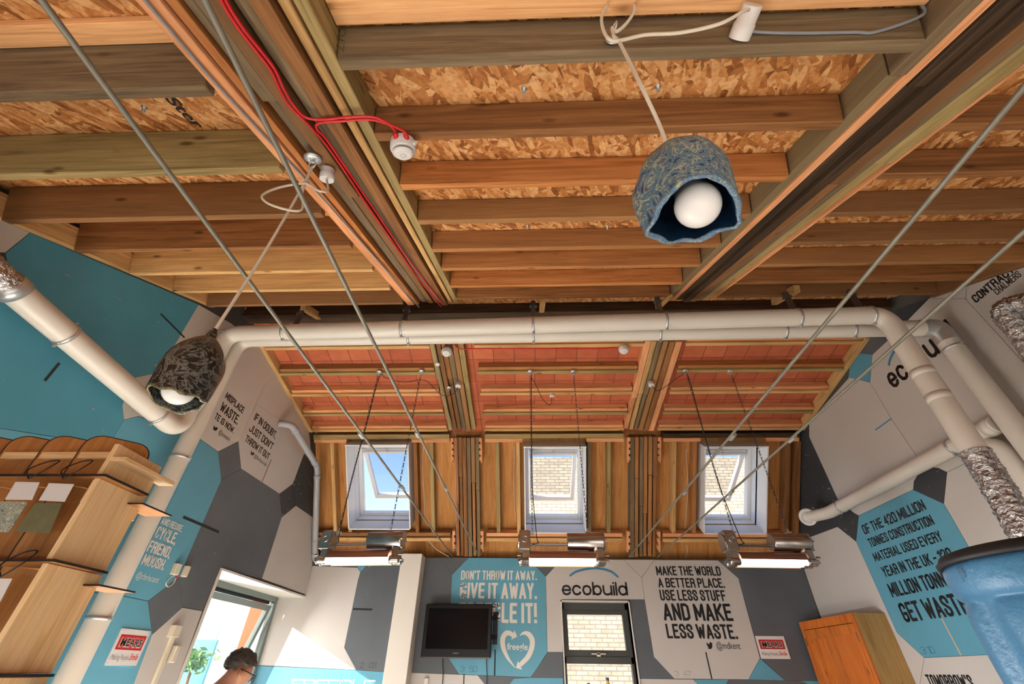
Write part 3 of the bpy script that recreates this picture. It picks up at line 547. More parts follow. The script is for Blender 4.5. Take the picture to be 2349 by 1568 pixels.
# ------------------------------------------------------------------ lettering
G = {
 'A': [[(0, 0), (.5, 1), (1, 0)], [(.2, .28), (.8, .28)]], 'B': [[(0, 0), (0, 1), (.7, 1), (1, .9), (1, .62), (.7, .52), (0, .52)], [(.7, .52), (1, .42), (1, .1), (.7, 0), (0, 0)]],
 'C': [[(1, .78), (1, .88), (.75, 1), (.25, 1), (0, .88), (0, .12), (.25, 0), (.75, 0), (1, .12), (1, .22)]], 'D': [[(0, 0), (0, 1), (.65, 1), (1, .87), (1, .13), (.65, 0), (0, 0)]],
 'E': [[(1, 1), (0, 1), (0, 0), (1, 0)], [(0, .52), (.85, .52)]], 'F': [[(1, 1), (0, 1), (0, 0)], [(0, .5), (.85, .5)]],
 'G': [[(1, .80), (1, .88), (.75, 1), (.25, 1), (0, .88), (0, .12), (.25, 0), (.75, 0), (1, .12), (1, .43), (.52, .43)]], 'H': [[(0, 0), (0, 1)], [(1, 0), (1, 1)], [(0, .52), (1, .52)]],
 'I': [[(0, 0), (0, 1)]], 'J': [[(1, 1), (1, .12), (.75, 0), (.25, 0), (0, .12), (0, .25)]], 'K': [[(0, 0), (0, 1)], [(1, 1), (.05, .42)], [(.3, .57), (1, 0)]], 'L': [[(0, 1), (0, 0), (1, 0)]],
 'M': [[(0, 0), (0, 1), (.5, .2), (1, 1), (1, 0)]], 'N': [[(0, 0), (0, 1), (1, 0), (1, 1)]], 'O': [[(.5, 1), (.25, 1), (0, .88), (0, .12), (.25, 0), (.75, 0), (1, .12), (1, .88), (.75, 1), (.5, 1)]],
 'P': [[(0, 0), (0, 1), (.7, 1), (1, .89), (1, .57), (.7, .46), (0, .46)]], 'R': [[(0, 0), (0, 1), (.7, 1), (1, .89), (1, .6), (.7, .49), (0, .49)], [(.6, .49), (1, .38), (1, 0)]],
 'S': [[(1, .72), (1, .88), (.75, 1), (.25, 1), (0, .88), (0, .7), (1, .32), (1, .12), (.75, 0), (.25, 0), (0, .12), (0, .28)]], 'T': [[(0, 1), (1, 1)], [(.5, 1), (.5, 0)]],
 'U': [[(0, 1), (0, .12), (.25, 0), (.75, 0), (1, .12), (1, 1)]], 'V': [[(0, 1), (.5, 0), (1, 1)]], 'W': [[(0, 1), (.25, 0), (.5, .8), (.75, 0), (1, 1)]], 'Y': [[(0, 1), (.5, .45), (1, 1)], [(.5, .45), (.5, 0)]],
 '0': [[(.5, 1), (.25, 1), (0, .88), (0, .12), (.25, 0), (.75, 0), (1, .12), (1, .88), (.75, 1), (.5, 1)]], '1': [[(0, .82), (1, 1), (1, 0)]], '2': [[(0, .7), (0, .88), (.25, 1), (.75, 1), (1, .88), (1, .65), (0, 0), (1, 0)]],
 '3': [[(0, .75), (0, .88), (.25, 1), (.75, 1), (1, .88), (1, .64), (.5, .52), (1, .4), (1, .12), (.75, 0), (.25, 0), (0, .12), (0, .25)]], '4': [[(.75, 0), (.75, 1), (0, .3), (1, .3)]], '5': [[(1, 1), (0, 1), (0, .55), (.7, .6), (1, .48), (1, .12), (.75, 0), (.25, 0), (0, .12)]], '7': [[(0, 1), (1, 1), (.3, 0)]],
 '6': [[(1, .85), (.75, 1), (.25, 1), (0, .85), (0, .12), (.25, 0), (.75, 0), (1, .12), (1, .45), (.75, .55), (0, .5)]], '9': [[(0, .15), (.25, 0), (.75, 0), (1, .15), (1, .88), (.75, 1), (.25, 1), (0, .88), (0, .55), (.25, .45), (1, .5)]],
 '.': [[(0, 0), (0, .015)]], ',': [[(0, .02), (0, -.1)]], "'": [[(0, 1), (0, .82)]], '!': [[(0, 1), (0, .36)], [(0, 0), (0, .015)]], '-': [[(0, .45), (1, .45)]],
 # round lower-case letters for the company names
 'e': [[(.02, .36), (1, .36), (.97, .5), (.8, .67), (.5, .72), (.18, .65), (0, .36), (.18, .07), (.5, 0), (.8, .05), (.95, .17)]], 'c': [[(.95, .55), (.8, .67), (.5, .72), (.18, .65), (0, .36), (.18, .07), (.5, 0), (.8, .05), (.95, .17)]],
 'o': [[(.5, .72), (.16, .64), (0, .36), (.16, .08), (.5, 0), (.84, .08), (1, .36), (.84, .64), (.5, .72)]], 'b': [[(0, 1), (0, .02)], [(.5, .72), (.16, .64), (0, .36), (.16, .08), (.5, 0), (.84, .08), (1, .36), (.84, .64), (.5, .72)]],
 'u': [[(0, .72), (0, .25), (.12, .07), (.45, 0), (.85, .08), (1, .25)], [(1, .72), (1, 0)]], 'i': [[(0, .72), (0, 0)], [(0, .97), (0, .985)]], 'l': [[(0, 1), (0, 0)]],
 'd': [[(1, 1), (1, .02)], [(.5, .72), (.16, .64), (0, .36), (.16, .08), (.5, 0), (.84, .08), (1, .36), (.84, .64), (.5, .72)]]}
WF = {'M': 1.35, 'W': 1.55, 'I': 0, '.': 0, ',': 0, "'": 0, '!': 0, ' ': .62, '1': .45, 'i': 0, 'l': 0, 'F': .9, 'E': .9, 'L': .85, '-': .6, 'T': .95, 'K': 1.05, 'A': 1.1, 'V': 1.1}
def ribbon(mb, W, pts, t, off, close=True, nd=8, sq=False):
    def P(u, v): return W.P(u, v, off+.0001*(len(mb.f) % 9))      # overlapping strokes sit a hair apart
    if sq:                                                        # square stroke ends
        def ext(a, b):
            L = math.hypot(a[0]-b[0], a[1]-b[1]) or 1; return (a[0]+(a[0]-b[0])/L*t/2, a[1]+(a[1]-b[1])/L*t/2)
        pts = [ext(pts[0], pts[1])]+list(pts[1:-1])+[ext(pts[-1], pts[-2])]
    for (a, b), (c, d) in zip(pts, pts[1:]):
        L = math.hypot(c-a, d-b)
        if L < 1e-6: continue
        nx, ny = -(d-b)/L*t/2, (c-a)/L*t/2; mb.add([P(a+nx, b+ny), P(a-nx, b-ny), P(c-nx, d-ny), P(c+nx, d+ny)], [(0, 1, 2, 3)])
    for u, v in (pts if close else pts[1:-1]):
        mb.add([P(u+t/2*math.cos(2*math.pi*k/nd), v+t/2*math.sin(2*math.pi*k/nd)) for k in range(nd)], [tuple(range(nd))])
def letter(W, parent, text, BL, BR, TL, mat, upto=None, t=.165, gap=.065, rnd=False, space=.62, name='lettering', off=.0015):
    """a line of capitals whose baseline and cap height are measured on the wall itself"""
    u0, v0 = W.uv(BL); u1, v1b = W.uv(BR); uT, v1 = W.uv(TL); v0 = (v0+v1b)/2; H = v1-v0; T = t*H; g = gap*H
    pre = upto or text
    k = 0; fixed = 0
    for ch in pre:
        f = WF.get(ch, 1)
        if ch == ' ': k += space
        else: k += f; fixed += T+g
    cw = ((u1-u0)-(fixed-g))/max(k, .01); u = u0; mb = MB()
    for ch in text:
        if ch == ' ': u += space*cw; continue
        w_ = WF.get(ch, 1)*cw
        for st in G.get(ch, []): ribbon(mb, W, [(u+T/2+x*w_, v0+T/2+y*(H-T)) for x, y in st], T, off, close=rnd, sq=not rnd)
        u += w_+T+g
    return mb.build(name, mat, parent)
def typed(W, parent, text, BL, BR, TL, mat, hfrac=1.0, shear=0, bold=0, name='lettering', off=.0015):
    """type set in the plain built-in face, fitted to a measured box; TL marks the ascender height"""
    cu = bpy.data.curves.new('t', 'FONT'); cu.body = text; cu.shear = shear; cu.offset = bold; cu.resolution_u = 3
    o = bpy.data.objects.new('t', cu); C.objects.link(o); dg = bpy.context.evaluated_depsgraph_get(); dg.update(); me = o.evaluated_get(dg).to_mesh()
    vs = [tuple(v.co) for v in me.vertices]; fs = [tuple(p.vertices) for p in me.polygons]; o.evaluated_get(dg).to_mesh_clear(); bpy.data.objects.remove(o); bpy.data.curves.remove(cu)
    xa, xb = min(v[0] for v in vs), max(v[0] for v in vs); yb = max(v[1] for v in vs)
    u0, v0 = W.uv(BL); u1, v1b = W.uv(BR); _, v1 = W.uv(TL); v0 = (v0+v1b)/2
    return MB().add([W.P(u0+(x-xa)/(xb-xa)*(u1-u0), v0+y/yb*(v1-v0), off) for x, y, z in vs], fs).build(name, mat, parent)
BIRD = [(0, .16), (.2, .09), (.42, .04), (.66, .1), (.84, .3), (.9, .55), (1, .68), (.88, .68), (.96, .82), (.84, .77), (.72, .86), (.58, .82), (.5, .68), (.5, .6), (.28, .66), (.08, .82), (.05, .68), (.12, .56), (.04, .58), (.1, .44), (.2, .38), (.12, .36), (.2, .26), (.3, .22), (.16, .17)]
def bird(W, parent, BL, BR, TL, mat=BLACKTXT):
    u0, v0 = W.uv(BL); u1, _ = W.uv(BR); _, v1 = W.uv(TL)
    MB().add([W.P(u0+x*(u1-u0), v0+(y-.04)/.82*(v1-v0), .0015) for x, y in BIRD], [tuple(range(len(BIRD)))]).build('bird_mark', mat, parent)
def crop(ox, oy, s): return lambda x, y: (ox+x/s, oy+y/s)
c = crop(780, 1220, 4.506)
letter(BW, pl['give'], "DON'T THROW IT AWAY.", c(1248, 485), c(2035, 502), c(1250, 395), WHITETXT)
letter(BW, pl['give'], 'GIVE IT AWAY.', c(1235, 678), c(2037, 697), c(1240, 520), WHITETXT)
letter(BW, pl['give'], 'FREEGLE IT!', c(1215, 928), c(2037, 946), c(1228, 725), WHITETXT)
typed(BW, pl['give'], 'freegle', c(1727, 1212), c(1940, 1217), c(1727, 1145), WHITETXT, bold=.02)
def strokes(W, parent, pts, widths, mat, off=.0016, name='lettering'):
    q = [W.uv(p) for p in pts]; q = [(v.x, v.y) for v in spline([(a, b, 0) for a, b in q], 5)]; n = len(q); mb = MB(); L = []; Rr = []
    for i, (a, b) in enumerate(q):
        p, n_ = q[max(i-1, 0)], q[min(i+1, n-1)]; d = math.hypot(n_[0]-p[0], n_[1]-p[1]); t = i/(n-1)*(len(widths)-1); k = min(int(t), len(widths)-2); wd = widths[k]+(widths[k+1]-widths[k])*(t-k)
        nx, ny = -(n_[1]-p[1])/d*wd/2, (n_[0]-p[0])/d*wd/2; L.append(W.P(a+nx, b+ny, off)); Rr.append(W.P(a-nx, b-ny, off))
    mb.add(L+Rr, [(i, i+1, n+i+1, n+i) for i in range(n-1)]); return mb.build(name, mat, parent)
strokes(BW, pl['give'], [c(1812, 1402), c(1735, 1300), c(1688, 1190), c(1682, 1100), c(1712, 1048), c(1750, 1042), c(1790, 1066)], [.006, .03, .05, .055, .05, .045, .04], WHITETXT, name='heart_arrow')
MB().add([BW.P(*BW.uv(q), .0017) for q in (c(1803, 1010), c(1830, 1080), c(1770, 1110))], [(0, 1, 2)]).build('arrow_head', WHITETXT, pl['give'])
strokes(BW, pl['give'], [c(1858, 1068), c(1900, 1042), c(1950, 1055), c(1985, 1110), c(1982, 1190), c(1940, 1290), c(1860, 1372)], [.004, .03, .05, .055, .055, .05, .04], WHITETXT, name='heart_arrow')
MB().add([BW.P(*BW.uv(q), .0017) for q in (c(1838, 1330), c(1882, 1420), c(1818, 1402))], [(0, 1, 2)]).build('arrow_head', WHITETXT, pl['give'])
letter(BW, pl['give'], '3 50', c(1245, 1440), c(1417, 1450), c(1250, 1384), ENGRT, t=.07, space=1.3)
letter(BW, pl['g203'], '2 03', c(205, 1403), c(372, 1405), c(210, 1345), ENGRG, t=.07, space=1.6)
letter(BW, pl['tl'], 'FREEGLE', c(-520, 1640), c(350, 1640), c(-500, 1514), WHITETXT)
c = crop(1230, 1220, 4.506)
for tx, bl, br, tl in (('MAKE THE WORLD', (1247, 446), (1917, 450), (1235, 350)), ('A BETTER PLACE.', (1268, 572), (1955, 575), (1262, 472)), ('USE LESS STUFF', (1288, 708), (1970, 710), (1275, 594)), ('AND MAKE', (1325, 915), (2042, 915), (1320, 733)), ('LESS WASTE.', (1358, 1100), (2090, 1102), (1340, 946))):
    letter(BW, pl['make'], tx, c(*bl), c(*br), c(*tl), BLACKTXT)
bird(BW, pl['make'], c(1768, 1208), c(1836, 1208), c(1762, 1134)); typed(BW, pl['make'], '@mdkent', c(1870, 1205), c(2117, 1207), c(1866, 1130), BLACKTXT)
letter(BW, pl['make'], '3 47', c(1437, 1490), c(1607, 1487), c(1440, 1432), ENGR, t=.06, space=1.3)
letter(BW, pl['eco'], 'ecobuild', c(265, 652), c(953, 660), c(265, 508), BLACKTXT, t=.15, gap=.05, rnd=True)
strokes(BW, pl['eco'], [c(345, 452), c(430, 402), c(600, 372), c(760, 400), c(850, 465)], [.022, .026, .026, .026, .022], BLUETXT, name='arc_mark')
c = crop(1700, 1150, 3.62)
for tx, bl, br, tl, up in (('OF THE 420 MILLION', (1030, 275), (1545, 65), (1003, 195), None), ('TONNES CONSTRUCTION', (1080, 385), (1612, 185), (1048, 310), None), ('MATERIAL USED EVERY', (1120, 502), (1683, 320), (1095, 425), None),
                           ('YEAR IN THE UK - 120', (1198, 632), (1775, 470), (1155, 545), None), ('MILLION TONNES', (1262, 800), (1722, 695), (1213, 680), 'MILLION TONN'), ('GET WASTE', (1368, 1005), (1853, 938), (1300, 845), 'GET WAST')):
    letter(RW, pl['get'], tx, c(*bl), c(*br), c(*tl), BLACKTXT, upto=up)
letter(RW, pl['get'], '3 10', c(1512, 1265), c(1618, 1258), c(1495, 1205), ENGRT, t=.07)
letter(RW, pl['tom'], "TOMORROW'S", (2137, 1581), (2239, 1577), (2125, 1546), BLACKTXT)
c = crop(2049, 550, 5.227)
letter(RW, pl['con'], 'CONTRACTORS', c(995, 758), c(1345, 478), c(935, 680), BLACKTXT, upto='CONTRA')
letter(RW, pl['con'], 'CHALMERS', c(1240, 652), c(1563, 440), c(1210, 590), BLACKTXT, t=.12)
c = crop(1700, 550, 3.613)
letter(RW, pl['eco2'], 'ecobuild', c(1262, 1240), c(1662, 935), c(1170, 1093), BLACKTXT, upto='ecobu', t=.15, gap=.05, rnd=True)
strokes(RW, pl['eco2'], [c(1226, 1040), c(1240, 980), c(1285, 905), c(1380, 815)], [.022, .026, .026, .022], BLUETXT, name='arc_mark')
c = crop(460, 880, 6.533)
for k, tx, bl, br, tl in (('mis', 'MISPLACE', (357, 212), (627, 446), (403, 118)), ('mis', 'WASTE.', (275, 395), (545, 612), (322, 250)), ('mis', 'TE IS NOW.', (197, 517), (485, 745), (222, 412)),
                          ('doubt', 'IF IN DOUBT,', (790, 541), (1115, 818), (830, 425)), ('doubt', "JUST DON'T", (713, 710), (1065, 985), (755, 590)), ('doubt', 'THROW IT OUT', (652, 865), (1015, 1133), (690, 752))):
    letter(LW, pl[k], tx, c(*bl), c(*br), c(*tl), BLACKTXT)
bird(LW, pl['mis'], c(170, 672), c(240, 720), c(190, 605)); typed(LW, pl['mis'], '@zowark', c(262, 742), c(430, 862), c(285, 668), BLACKTXT)
bird(LW, pl['doubt'], c(735, 1045), c(795, 1085), c(745, 985)); typed(LW, pl['doubt'], '@Barbourabi', c(790, 1105), c(983, 1232), c(806, 1035), ENGRG)
c = crop(0, 950, 2.537)
for tx, bl, br, tl in (('AND REUSE,', (933, 634), (1054, 686), (950, 597)), ('CYCLE,', (893, 715), (1015, 757), (920, 645)), ('FRIEND,', (850, 793), (980, 840), (876, 728)), ('MOOSH.', (820, 868), (946, 911), (846, 808))):
    letter(LW, pl['chris'], tx, c(*bl), c(*br), c(*tl), WHITETXT)
typed(LW, pl['chris'], '@chriscant', c(788, 948), c(915, 983), c(797, 910), WHITETXT)
# dark slots sawn through the panels
def slot(W, parent, a, b, wd, mat):
    p, q = W.uv(a), W.uv(b); mb = MB(); ribbon(mb, W, [p, q], wd, .0014, close=False); mb.build('sawn_slot', mat, parent)
SLOT = paint('slot_shadow', '#22211f', .9); PALE = paint('bare_slot', '#b9a88c', .9)
for W, k, a, b, wd, mt in ((LW, 'chris', (420, 1185), (502, 1220), .02, SLOT), (LW, 't1', (368, 719), (423, 774), .014, SLOT), (LW, 't1', (136, 832), (102, 873), .016, SLOT), (LW, 'doubt', (622, 1053), (601, 1104), .012, paint('rusty_slot', '#8a5a3c', .9)),
                           (BW, 'g203', (810, 1396), (854, 1397.3), .02, SLOT), (BW, 'give', (1136, 1489), (1134.5, 1549), .014, SLOT), (BW, 'make', (1619, 1495), (1633, 1557), .014, SLOT), (RW, 'get', (2158, 1413), (2205, 1502), .014, PALE),
                           (RW, 'eco2', (2008, 986), (2045, 959.5), .012, BLUETXT), (RW, 'get', (2230, 1279), (2298, 1258), .02, BLUETXT), (BW, 'tl', (1064.5, 1545), (1061, 1690), .012, SLOT)):
    slot(W, pl[k], a, b, wd, mt)

# ------------------------------------------------------------------ windows, column
def pix(v):
    v = Vector(v); d = v.dot(FWD); return v.dot(RIGHT)/d*FPX+1174.5, -v.dot(UP)/d*FPX+784
fx = XL-.31
t = thing('window_1', 'tall green-grey window in the left wall, its sash swung outward', 'window', (fx, 4.97, WZ0)); t['kind'] = 'structure'
b = MB(); y0, y1, f = WY0, D+.0, .06
b.box((fx-.06, y0, WZ0), (fx, y0+f+.03, WZ1)).box((fx-.06, y1-f, WZ0), (fx, y1, WZ1)).box((fx-.06, y0+f, WZ1-.07), (fx, y1-f, WZ1)).box((fx-.06, y0+f, WZ0), (fx, y1-f, WZ0+.07))
b.build('frame', FRAMEG, t, .004)
ang = R(14); hz = WZ1-.11; hx = fx-.03
def sp3(y, dz, dx): return Vector((hx-dz*math.sin(ang)+dx*math.cos(ang), y, hz-dz*math.cos(ang)-dx*math.sin(ang)))
def sbx(mb, ya, yb, za, zb, xa=-.025, xb=.025):
    mb.hexa([sp3(y, z, x) for x in (xa, xb) for y, z in ((ya, za), (yb, za), (yb, zb), (ya, zb))]); return mb
ya, yb, hgt, q = y0+f+.045, y1-f-.03, 1.22, .055; b = MB()
sbx(b, ya, ya+q, 0, hgt); sbx(b, yb-q, yb, 0, hgt); sbx(b, ya+q, yb-q, 0, q); sbx(b, ya+q, yb-q, hgt-q, hgt)
sh = b.build('sash', FRAMEG, t, .004); sbx(MB(), ya+q, yb-q, q, hgt-q, -.004, .004).build('pane', GLASS, sh)
MB().box((fx-.07, ya, WZ1-.10), (fx-.045, yb, WZ1-.07)).build('hinge_track', BLACKP, t)
b = MB(); b.box((fx, y0, WZ1-.018), (XL+.012, D-.001, WZ1-.0005)).box((fx, y0+.0005, WZ0), (XL+.012, y0+.018, WZ1-.018)).box((fx, y0, WZ0+.0005), (XL+.02, D-.001, WZ0+.02))
b.build('lining', REVEAL, t)
# back window
t = thing('window_2', 'dark framed window with a top light in the back wall under the company name', 'window', (.78, 6.0, BZ0)); t['kind'] = 'structure'
b = MB(); fy0, fy1 = D+.11, D+.19; zt0, zt1 = .075, .20
b.box((BX0, fy0, BZ0), (BX0+.03, fy1, BZ1)).box((BX1-.03, fy0, BZ0), (BX1, fy1, BZ1)).box((BX0, fy0, .585), (BX1, fy1, BZ1)).box((BX0, fy0, zt0), (BX1, fy1, zt1-.06)).box((BX0, fy0, BZ0), (BX1, fy1, BZ0+.06))
b.build('frame', FRAMED, t, .003)
b = MB(); b.box((BX0+.028, fy0+.015, .135), (BX0+.065, fy1-.01, .59)).box((BX1-.065, fy0+.015, .135), (BX1-.028, fy1-.01, .59)).box((BX0+.06, fy0+.015, .54), (BX1-.06, fy1-.01, .59)).box((BX0+.06, fy0+.015, .135), (BX1-.06, fy1-.01, .20))
sh = b.build('top_sash', FRAMED, t, .003); MB().box((BX0+.06, fy0+.04, .19), (BX1-.06, fy0+.046, .545)).build('pane', GLASS, sh)
MB().box((.70, fy0-.02, .158), (.86, fy0-.008, .17)).box((.76, fy0-.02, .14), (.80, fy0+.016, .175)).build('handle', CREAMP, sh)
MB().box((BX0+.03, fy0+.04, BZ0+.06), (BX1-.03, fy0+.046, zt0)).build('pane', GLASS, t)
b = MB(); b.box((BX0-.012, D-.012, BZ0), (BX0, fy0, BZ1+.012)).box((BX1, D-.012, BZ0), (BX1+.012, fy0, BZ1+.012)).box((BX0-.012, D-.012, BZ1), (BX1+.012, fy0, BZ1+.012)).box((BX0-.03, D-.06, BZ0-.03), (BX1+.03, fy0, BZ0))
b.build('lining', REVEAL, t)
struct(MB().box((-1.527, 5.634, -EYE), (-1.279, D-.001, WT+.004)).build('trim_1', REVEAL, bevel=.004))
for i, (px, col, capc, lab) in enumerate((((1393, 1553), '#d9b63a', '#28306a', 'yellow bottle with a dark blue cap on the back window sill'), ((1350, 1566), '#ddd8c8', '#23284f', 'pale bottle with a dark blue cap on the back window sill'))):
    v = onY(px, 5.90); h = v.z-BZ0
    t = thing('bottle', lab, 'bottle', (v.x, 5.90, BZ0), 'bottles on the window sill')
    MB().lathe((v.x, 5.90, BZ0), (0, 0, 1), [(0, .038), (h*.62, .04), (h*.78, .026), (h*.86, .014), (h*.93, .014)]).build('body', paint('bottle_'+col[1:], col, .25), t)
    MB().lathe((v.x, 5.90, BZ0+h*.9), (0, 0, 1), [(0, .017), (h*.1, .016)]).build('cap', paint('cap_'+capc[1:], capc, .4), t)

# ------------------------------------------------------------------ steel tie rods
for i, (lab, a, b_, cps) in enumerate((('galvanised tie rod, leftmost of the four crossing the room', (95, 0), (1040, 1278), ((828.7, 996.7), (923, 1118))), ('galvanised tie rod, second from the left of the four crossing the room', (470, 0), (1100, 1278), ((958, 994.7), (1023, 1120))),
                                 ('galvanised tie rod, third from the left of the four crossing the room', (2349, 200), (1440, 1280), ((1680, 1001), (1571, 1128.6))), ('galvanised tie rod, rightmost of the four crossing the room', (2349, 530), (1505, 1280), ((1817, 1006), (1677, 1128.6))))):
    A, B = onZ(a, 1.13), onZ(b_, 1.13); d = (B-A).normalized(); A = A - d*((A.y+.10)/d.y); B = A+d*((5.82-A.y)/d.y)
    t = thing('tie_rod', lab, 'tie rod', A, 'steel tie rods'); MB().tube([A, B], .0078, 10).build('rod', STEEL, t)
    for q in cps:
        v = onZ(q, 1.13); MB().tube([v-d*.035, v+d*.035], .0135, 10).build('coupler', ZINC, t)

# ------------------------------------------------------------------ ventilation ducts
def foil(name):
    m, n, l, b = base_mat(name, .22, 1); b.inputs['Base Color'].default_value = lin('#c4c2c2'); tc = n.new('ShaderNodeTexCoord')
    vo = n.new('ShaderNodeTexVoronoi'); vo.inputs['Scale'].default_value = 26; l.new(tc.outputs['Object'], vo.inputs['Vector'])
    no = n.new('ShaderNodeTexNoise'); no.inputs['Scale'].default_value = 38; no.inputs['Detail'].default_value = 5; no.inputs['Distortion'].default_value = 1.5; l.new(tc.outputs['Object'], no.inputs['Vector'])
    ad = n.new('ShaderNodeMath'); l.new(vo.outputs['Distance'], ad.inputs[0]); l.new(no.outputs[0], ad.inputs[1])
    bp = n.new('ShaderNodeBump'); bp.inputs['Strength'].default_value = .9; bp.inputs['Distance'].default_value = .02; l.new(ad.outputs[0], bp.inputs['Height']); l.new(bp.outputs[0], b.inputs['Normal']); return m
FOIL = foil('crinkled_foil')
def foil_tube(pts, r, seed):
    rs = random.Random(seed); p = spline(pts, 16); rr = [r*(1+(.05 if i % 2 else -.04)+rs.uniform(-.04, .04)) for i in range(len(p))]; return MB().tube(p, rr, 28)
def along(A, B, px, use=0):      # point between A and B whose picture column is px
    lo, hi = 0.0, 1.0
    s = 1 if pix(B)[use] > pix(A)[use] else -1
    for _ in range(40):
        m_ = (lo+hi)/2
        if (pix(A+(B-A)*m_)[use]-px)*s > 0: hi = m_
        else: lo = m_
    return A+(B-A)*lo
def clamp(t, c, ax, r, lug=None):
    c = Vector(c); ax = Vector(ax).normalized(); o = MB().lathe(c-ax*.009, ax, [(0, r+.001), (.0, r+.005), (.018, r+.005), (.018, r+.001)], 28, caps=False)
    lg = Vector(lug or (0, 0, 1)); lg = (lg-lg.dot(ax)*ax).normalized(); o.obox(c+lg*(r+.012), ax*.006, lg*.012, ax.cross(lg)*.008); o.obox(c-lg*(r+.012), ax*.006, lg*.012, ax.cross(lg)*.008)
    o.tube([c+lg*(r+.012)-ax*.016, c+lg*(r+.012)+ax*.016], .004, 6)
    return o.build('clamp', ZINC, t)
RA, RB_ = .066, .063
w0, w1 = onX((110, 732), -2.55), onX((353, 941), -2.55); wd = (w1-w0).normalized()
c1 = w1+wd*((2.80-w1.y)/wd.y); c2 = onX((522, 740), -2.55); c2.y = c1.y-.02; c2.z = 2.262; c3 = onY((2030, 722), 2.45); c4 = onY((2243, 1046), 2.45)
w00 = onX((8, 676), -2.55); w00 = w0+wd*((w00-w0).dot(wd))
t = thing('ventilation_duct', 'cream duct rising from the left wall and crossing under the ridge, upper of the two', 'duct', c1, 'cream ventilation ducts')
MB().tube(fillet([w00, c1, c2, c3, c4], .13, 10), RA, 28).build('duct', DUCT, t)
for px in (655, 924, 1224, 1526, 1830, 1996): clamp(t, along(c2, c3, px), c3-c2, RA)
for px in (150, 362): clamp(t, along(w00, c1, px), wd, RA, (0, 0, 1))
clamp(t, along(c1, c2, 770, 1), c2-c1, RA, (1, 0, 0))
for f_ in (.45, .62): 
    v = c3+(c4-c3)*f_; MB().lathe(v, c4-c3, [(0, RA+.0005), (.0, RA+.002), (.05, RA+.002), (.05, RA+.0005)], 28, caps=False).build('coupling', DUCT, t)
dA, dB = c2, c3
e0 = onX((225, 1419), -2.56); e0.y = 2.945; e0.z = -EYE+.001; e1_ = onX((545, 775), -2.56); e1_.y = 2.945; e2 = onX((2152, 752), 3.2); e3 = Vector((3.2, e2.y, -EYE+.001))
t = thing('ventilation_duct', 'cream duct crossing under the ridge and dropping to the floor, lower of the two', 'duct', e0, 'cream ventilation ducts')
MB().tube(fillet([e0, e1_, e2-(e2-e1_).normalized()*.12], .13, 10), RB_, 28).build('duct', DUCT, t)
MB().tube([e2+Vector((0, 0, -.13)), e3], RB_+.004, 28).build('duct', DUCT, t)
dd = (e2-e1_).normalized(); MB().tube(fillet([e2-dd*.125, e2, e2+Vector((0, 0, -.14))], .12, 10), RB_+.007, 28).build('elbow', ZINC, t, label='bare galvanised elbow')
for px in (684, 940, 1224, 1512, 1797, 1953): clamp(t, along(e1_, e2, px), e2-e1_, RB_)
clamp(t, along(e0, e1_, 1050, 1), (0, 0, 1), RB_, (-1, 0, 0)); clamp(t, along(e0, e1_, 1418, 1), (0, 0, 1), RB_, (-1, 0, 0)); clamp(t, along(e3, e2, 800, 1), (0, 0, 1), RB_+.004, (0, 1, 0))
# hangers between the upper duct and the roof
for i, px in enumerate((672, 924, 1224, 1521, 1830, 1985)):
    v = along(dA, dB, px); zc = z1(v.y); b = MB().box((v.x-.018, v.y-.012, v.z+RA+.006), (v.x+.018, v.y+.012, zc+.01)).tube([(v.x, v.y, v.z+RA-.004), (v.x, v.y, v.z+RA+.03)], .006, 8)
    b.box((v.x-.03, v.y-.016, zc-.05), (v.x+.03, v.y+.016, zc-.035))
    tag(b.build('duct_hanger', paint('dark_zinc', '#77797c', .4, .9)), f'steel channel hanger holding up the cream ducts, {ORD[i]} from the left', 'bracket', 'hangers of the cream ducts')
for i, px in enumerate((655, 1224, 1526, 1830)):
    v = along(dA, dB, px); tag(MB().slope(P1, v.x+.06, v.x+.105, P1.s_of_y(v.y)-.02, P1.s_of_y(v.y)+.3, .0, .06).build('hanger_block', joistw('sand', axis=1, rotx=-a1)), f'short timber block behind the upper cream duct, {ORD[i]} from the left', 'block', 'timber blocks behind the ducts')
# duct along the right wall with a round air valve
h0_, h1_ = Vector((3.19, 4.80, 1.366)), Vector((3.19, e2.y+.072, 1.366)); vv = onX((1855, 1185), 3.085); ev = onX((1903, 1178), 3.19)
t = thing('ventilation_duct', 'cream duct running along the right wall, ending in a white round air valve', 'duct', h1_, 'cream ventilation ducts')
MB().tube(fillet([vv, h0_, h1_], .07, 8), .058, 28).build('duct', DUCT, t)
ax = Vector((-.72, -.66, -.2)).normalized(); vv = vv+ax*.02; MB().lathe(vv, ax, [(-.01, .062), (0, .085), (.012, .088), (.02, .07), (.008, .06), (.004, .05)], 32).build('valve_rim', WPLAST, t)
MB().lathe(vv+ax*.012, ax, [(0, .001), (0, .048), (.012, .046), (.022, .03), (.026, .001)], 28, caps=False).build('valve_disc', WPLAST, t)
for p in ((1930, 1162), (2188, 1022)):
    v = along(h0_, h1_, p[0]); clamp(t, v, (0, 1, 0), .058, (.4, 0, 1))
MB().lathe(h1_+Vector((0, .02, 0)), (0, 1, 0), [(0, .0585), (0, .062), (.06, .062), (.06, .0585)], 28, caps=False).build('coupling', DUCT, t)
b = MB().tube(fillet([onX((2225, 1040), 3.19), onX((2290, 1018), 3.19), onX((2345, 1085), 3.2), onX((2400, 1200), 3.2)], .09, 8), .06, 24)
tag(b.build('duct_elbow', DUCT), 'cream duct elbow turning down the right wall behind the foil hose', 'duct', 'cream ventilation ducts')
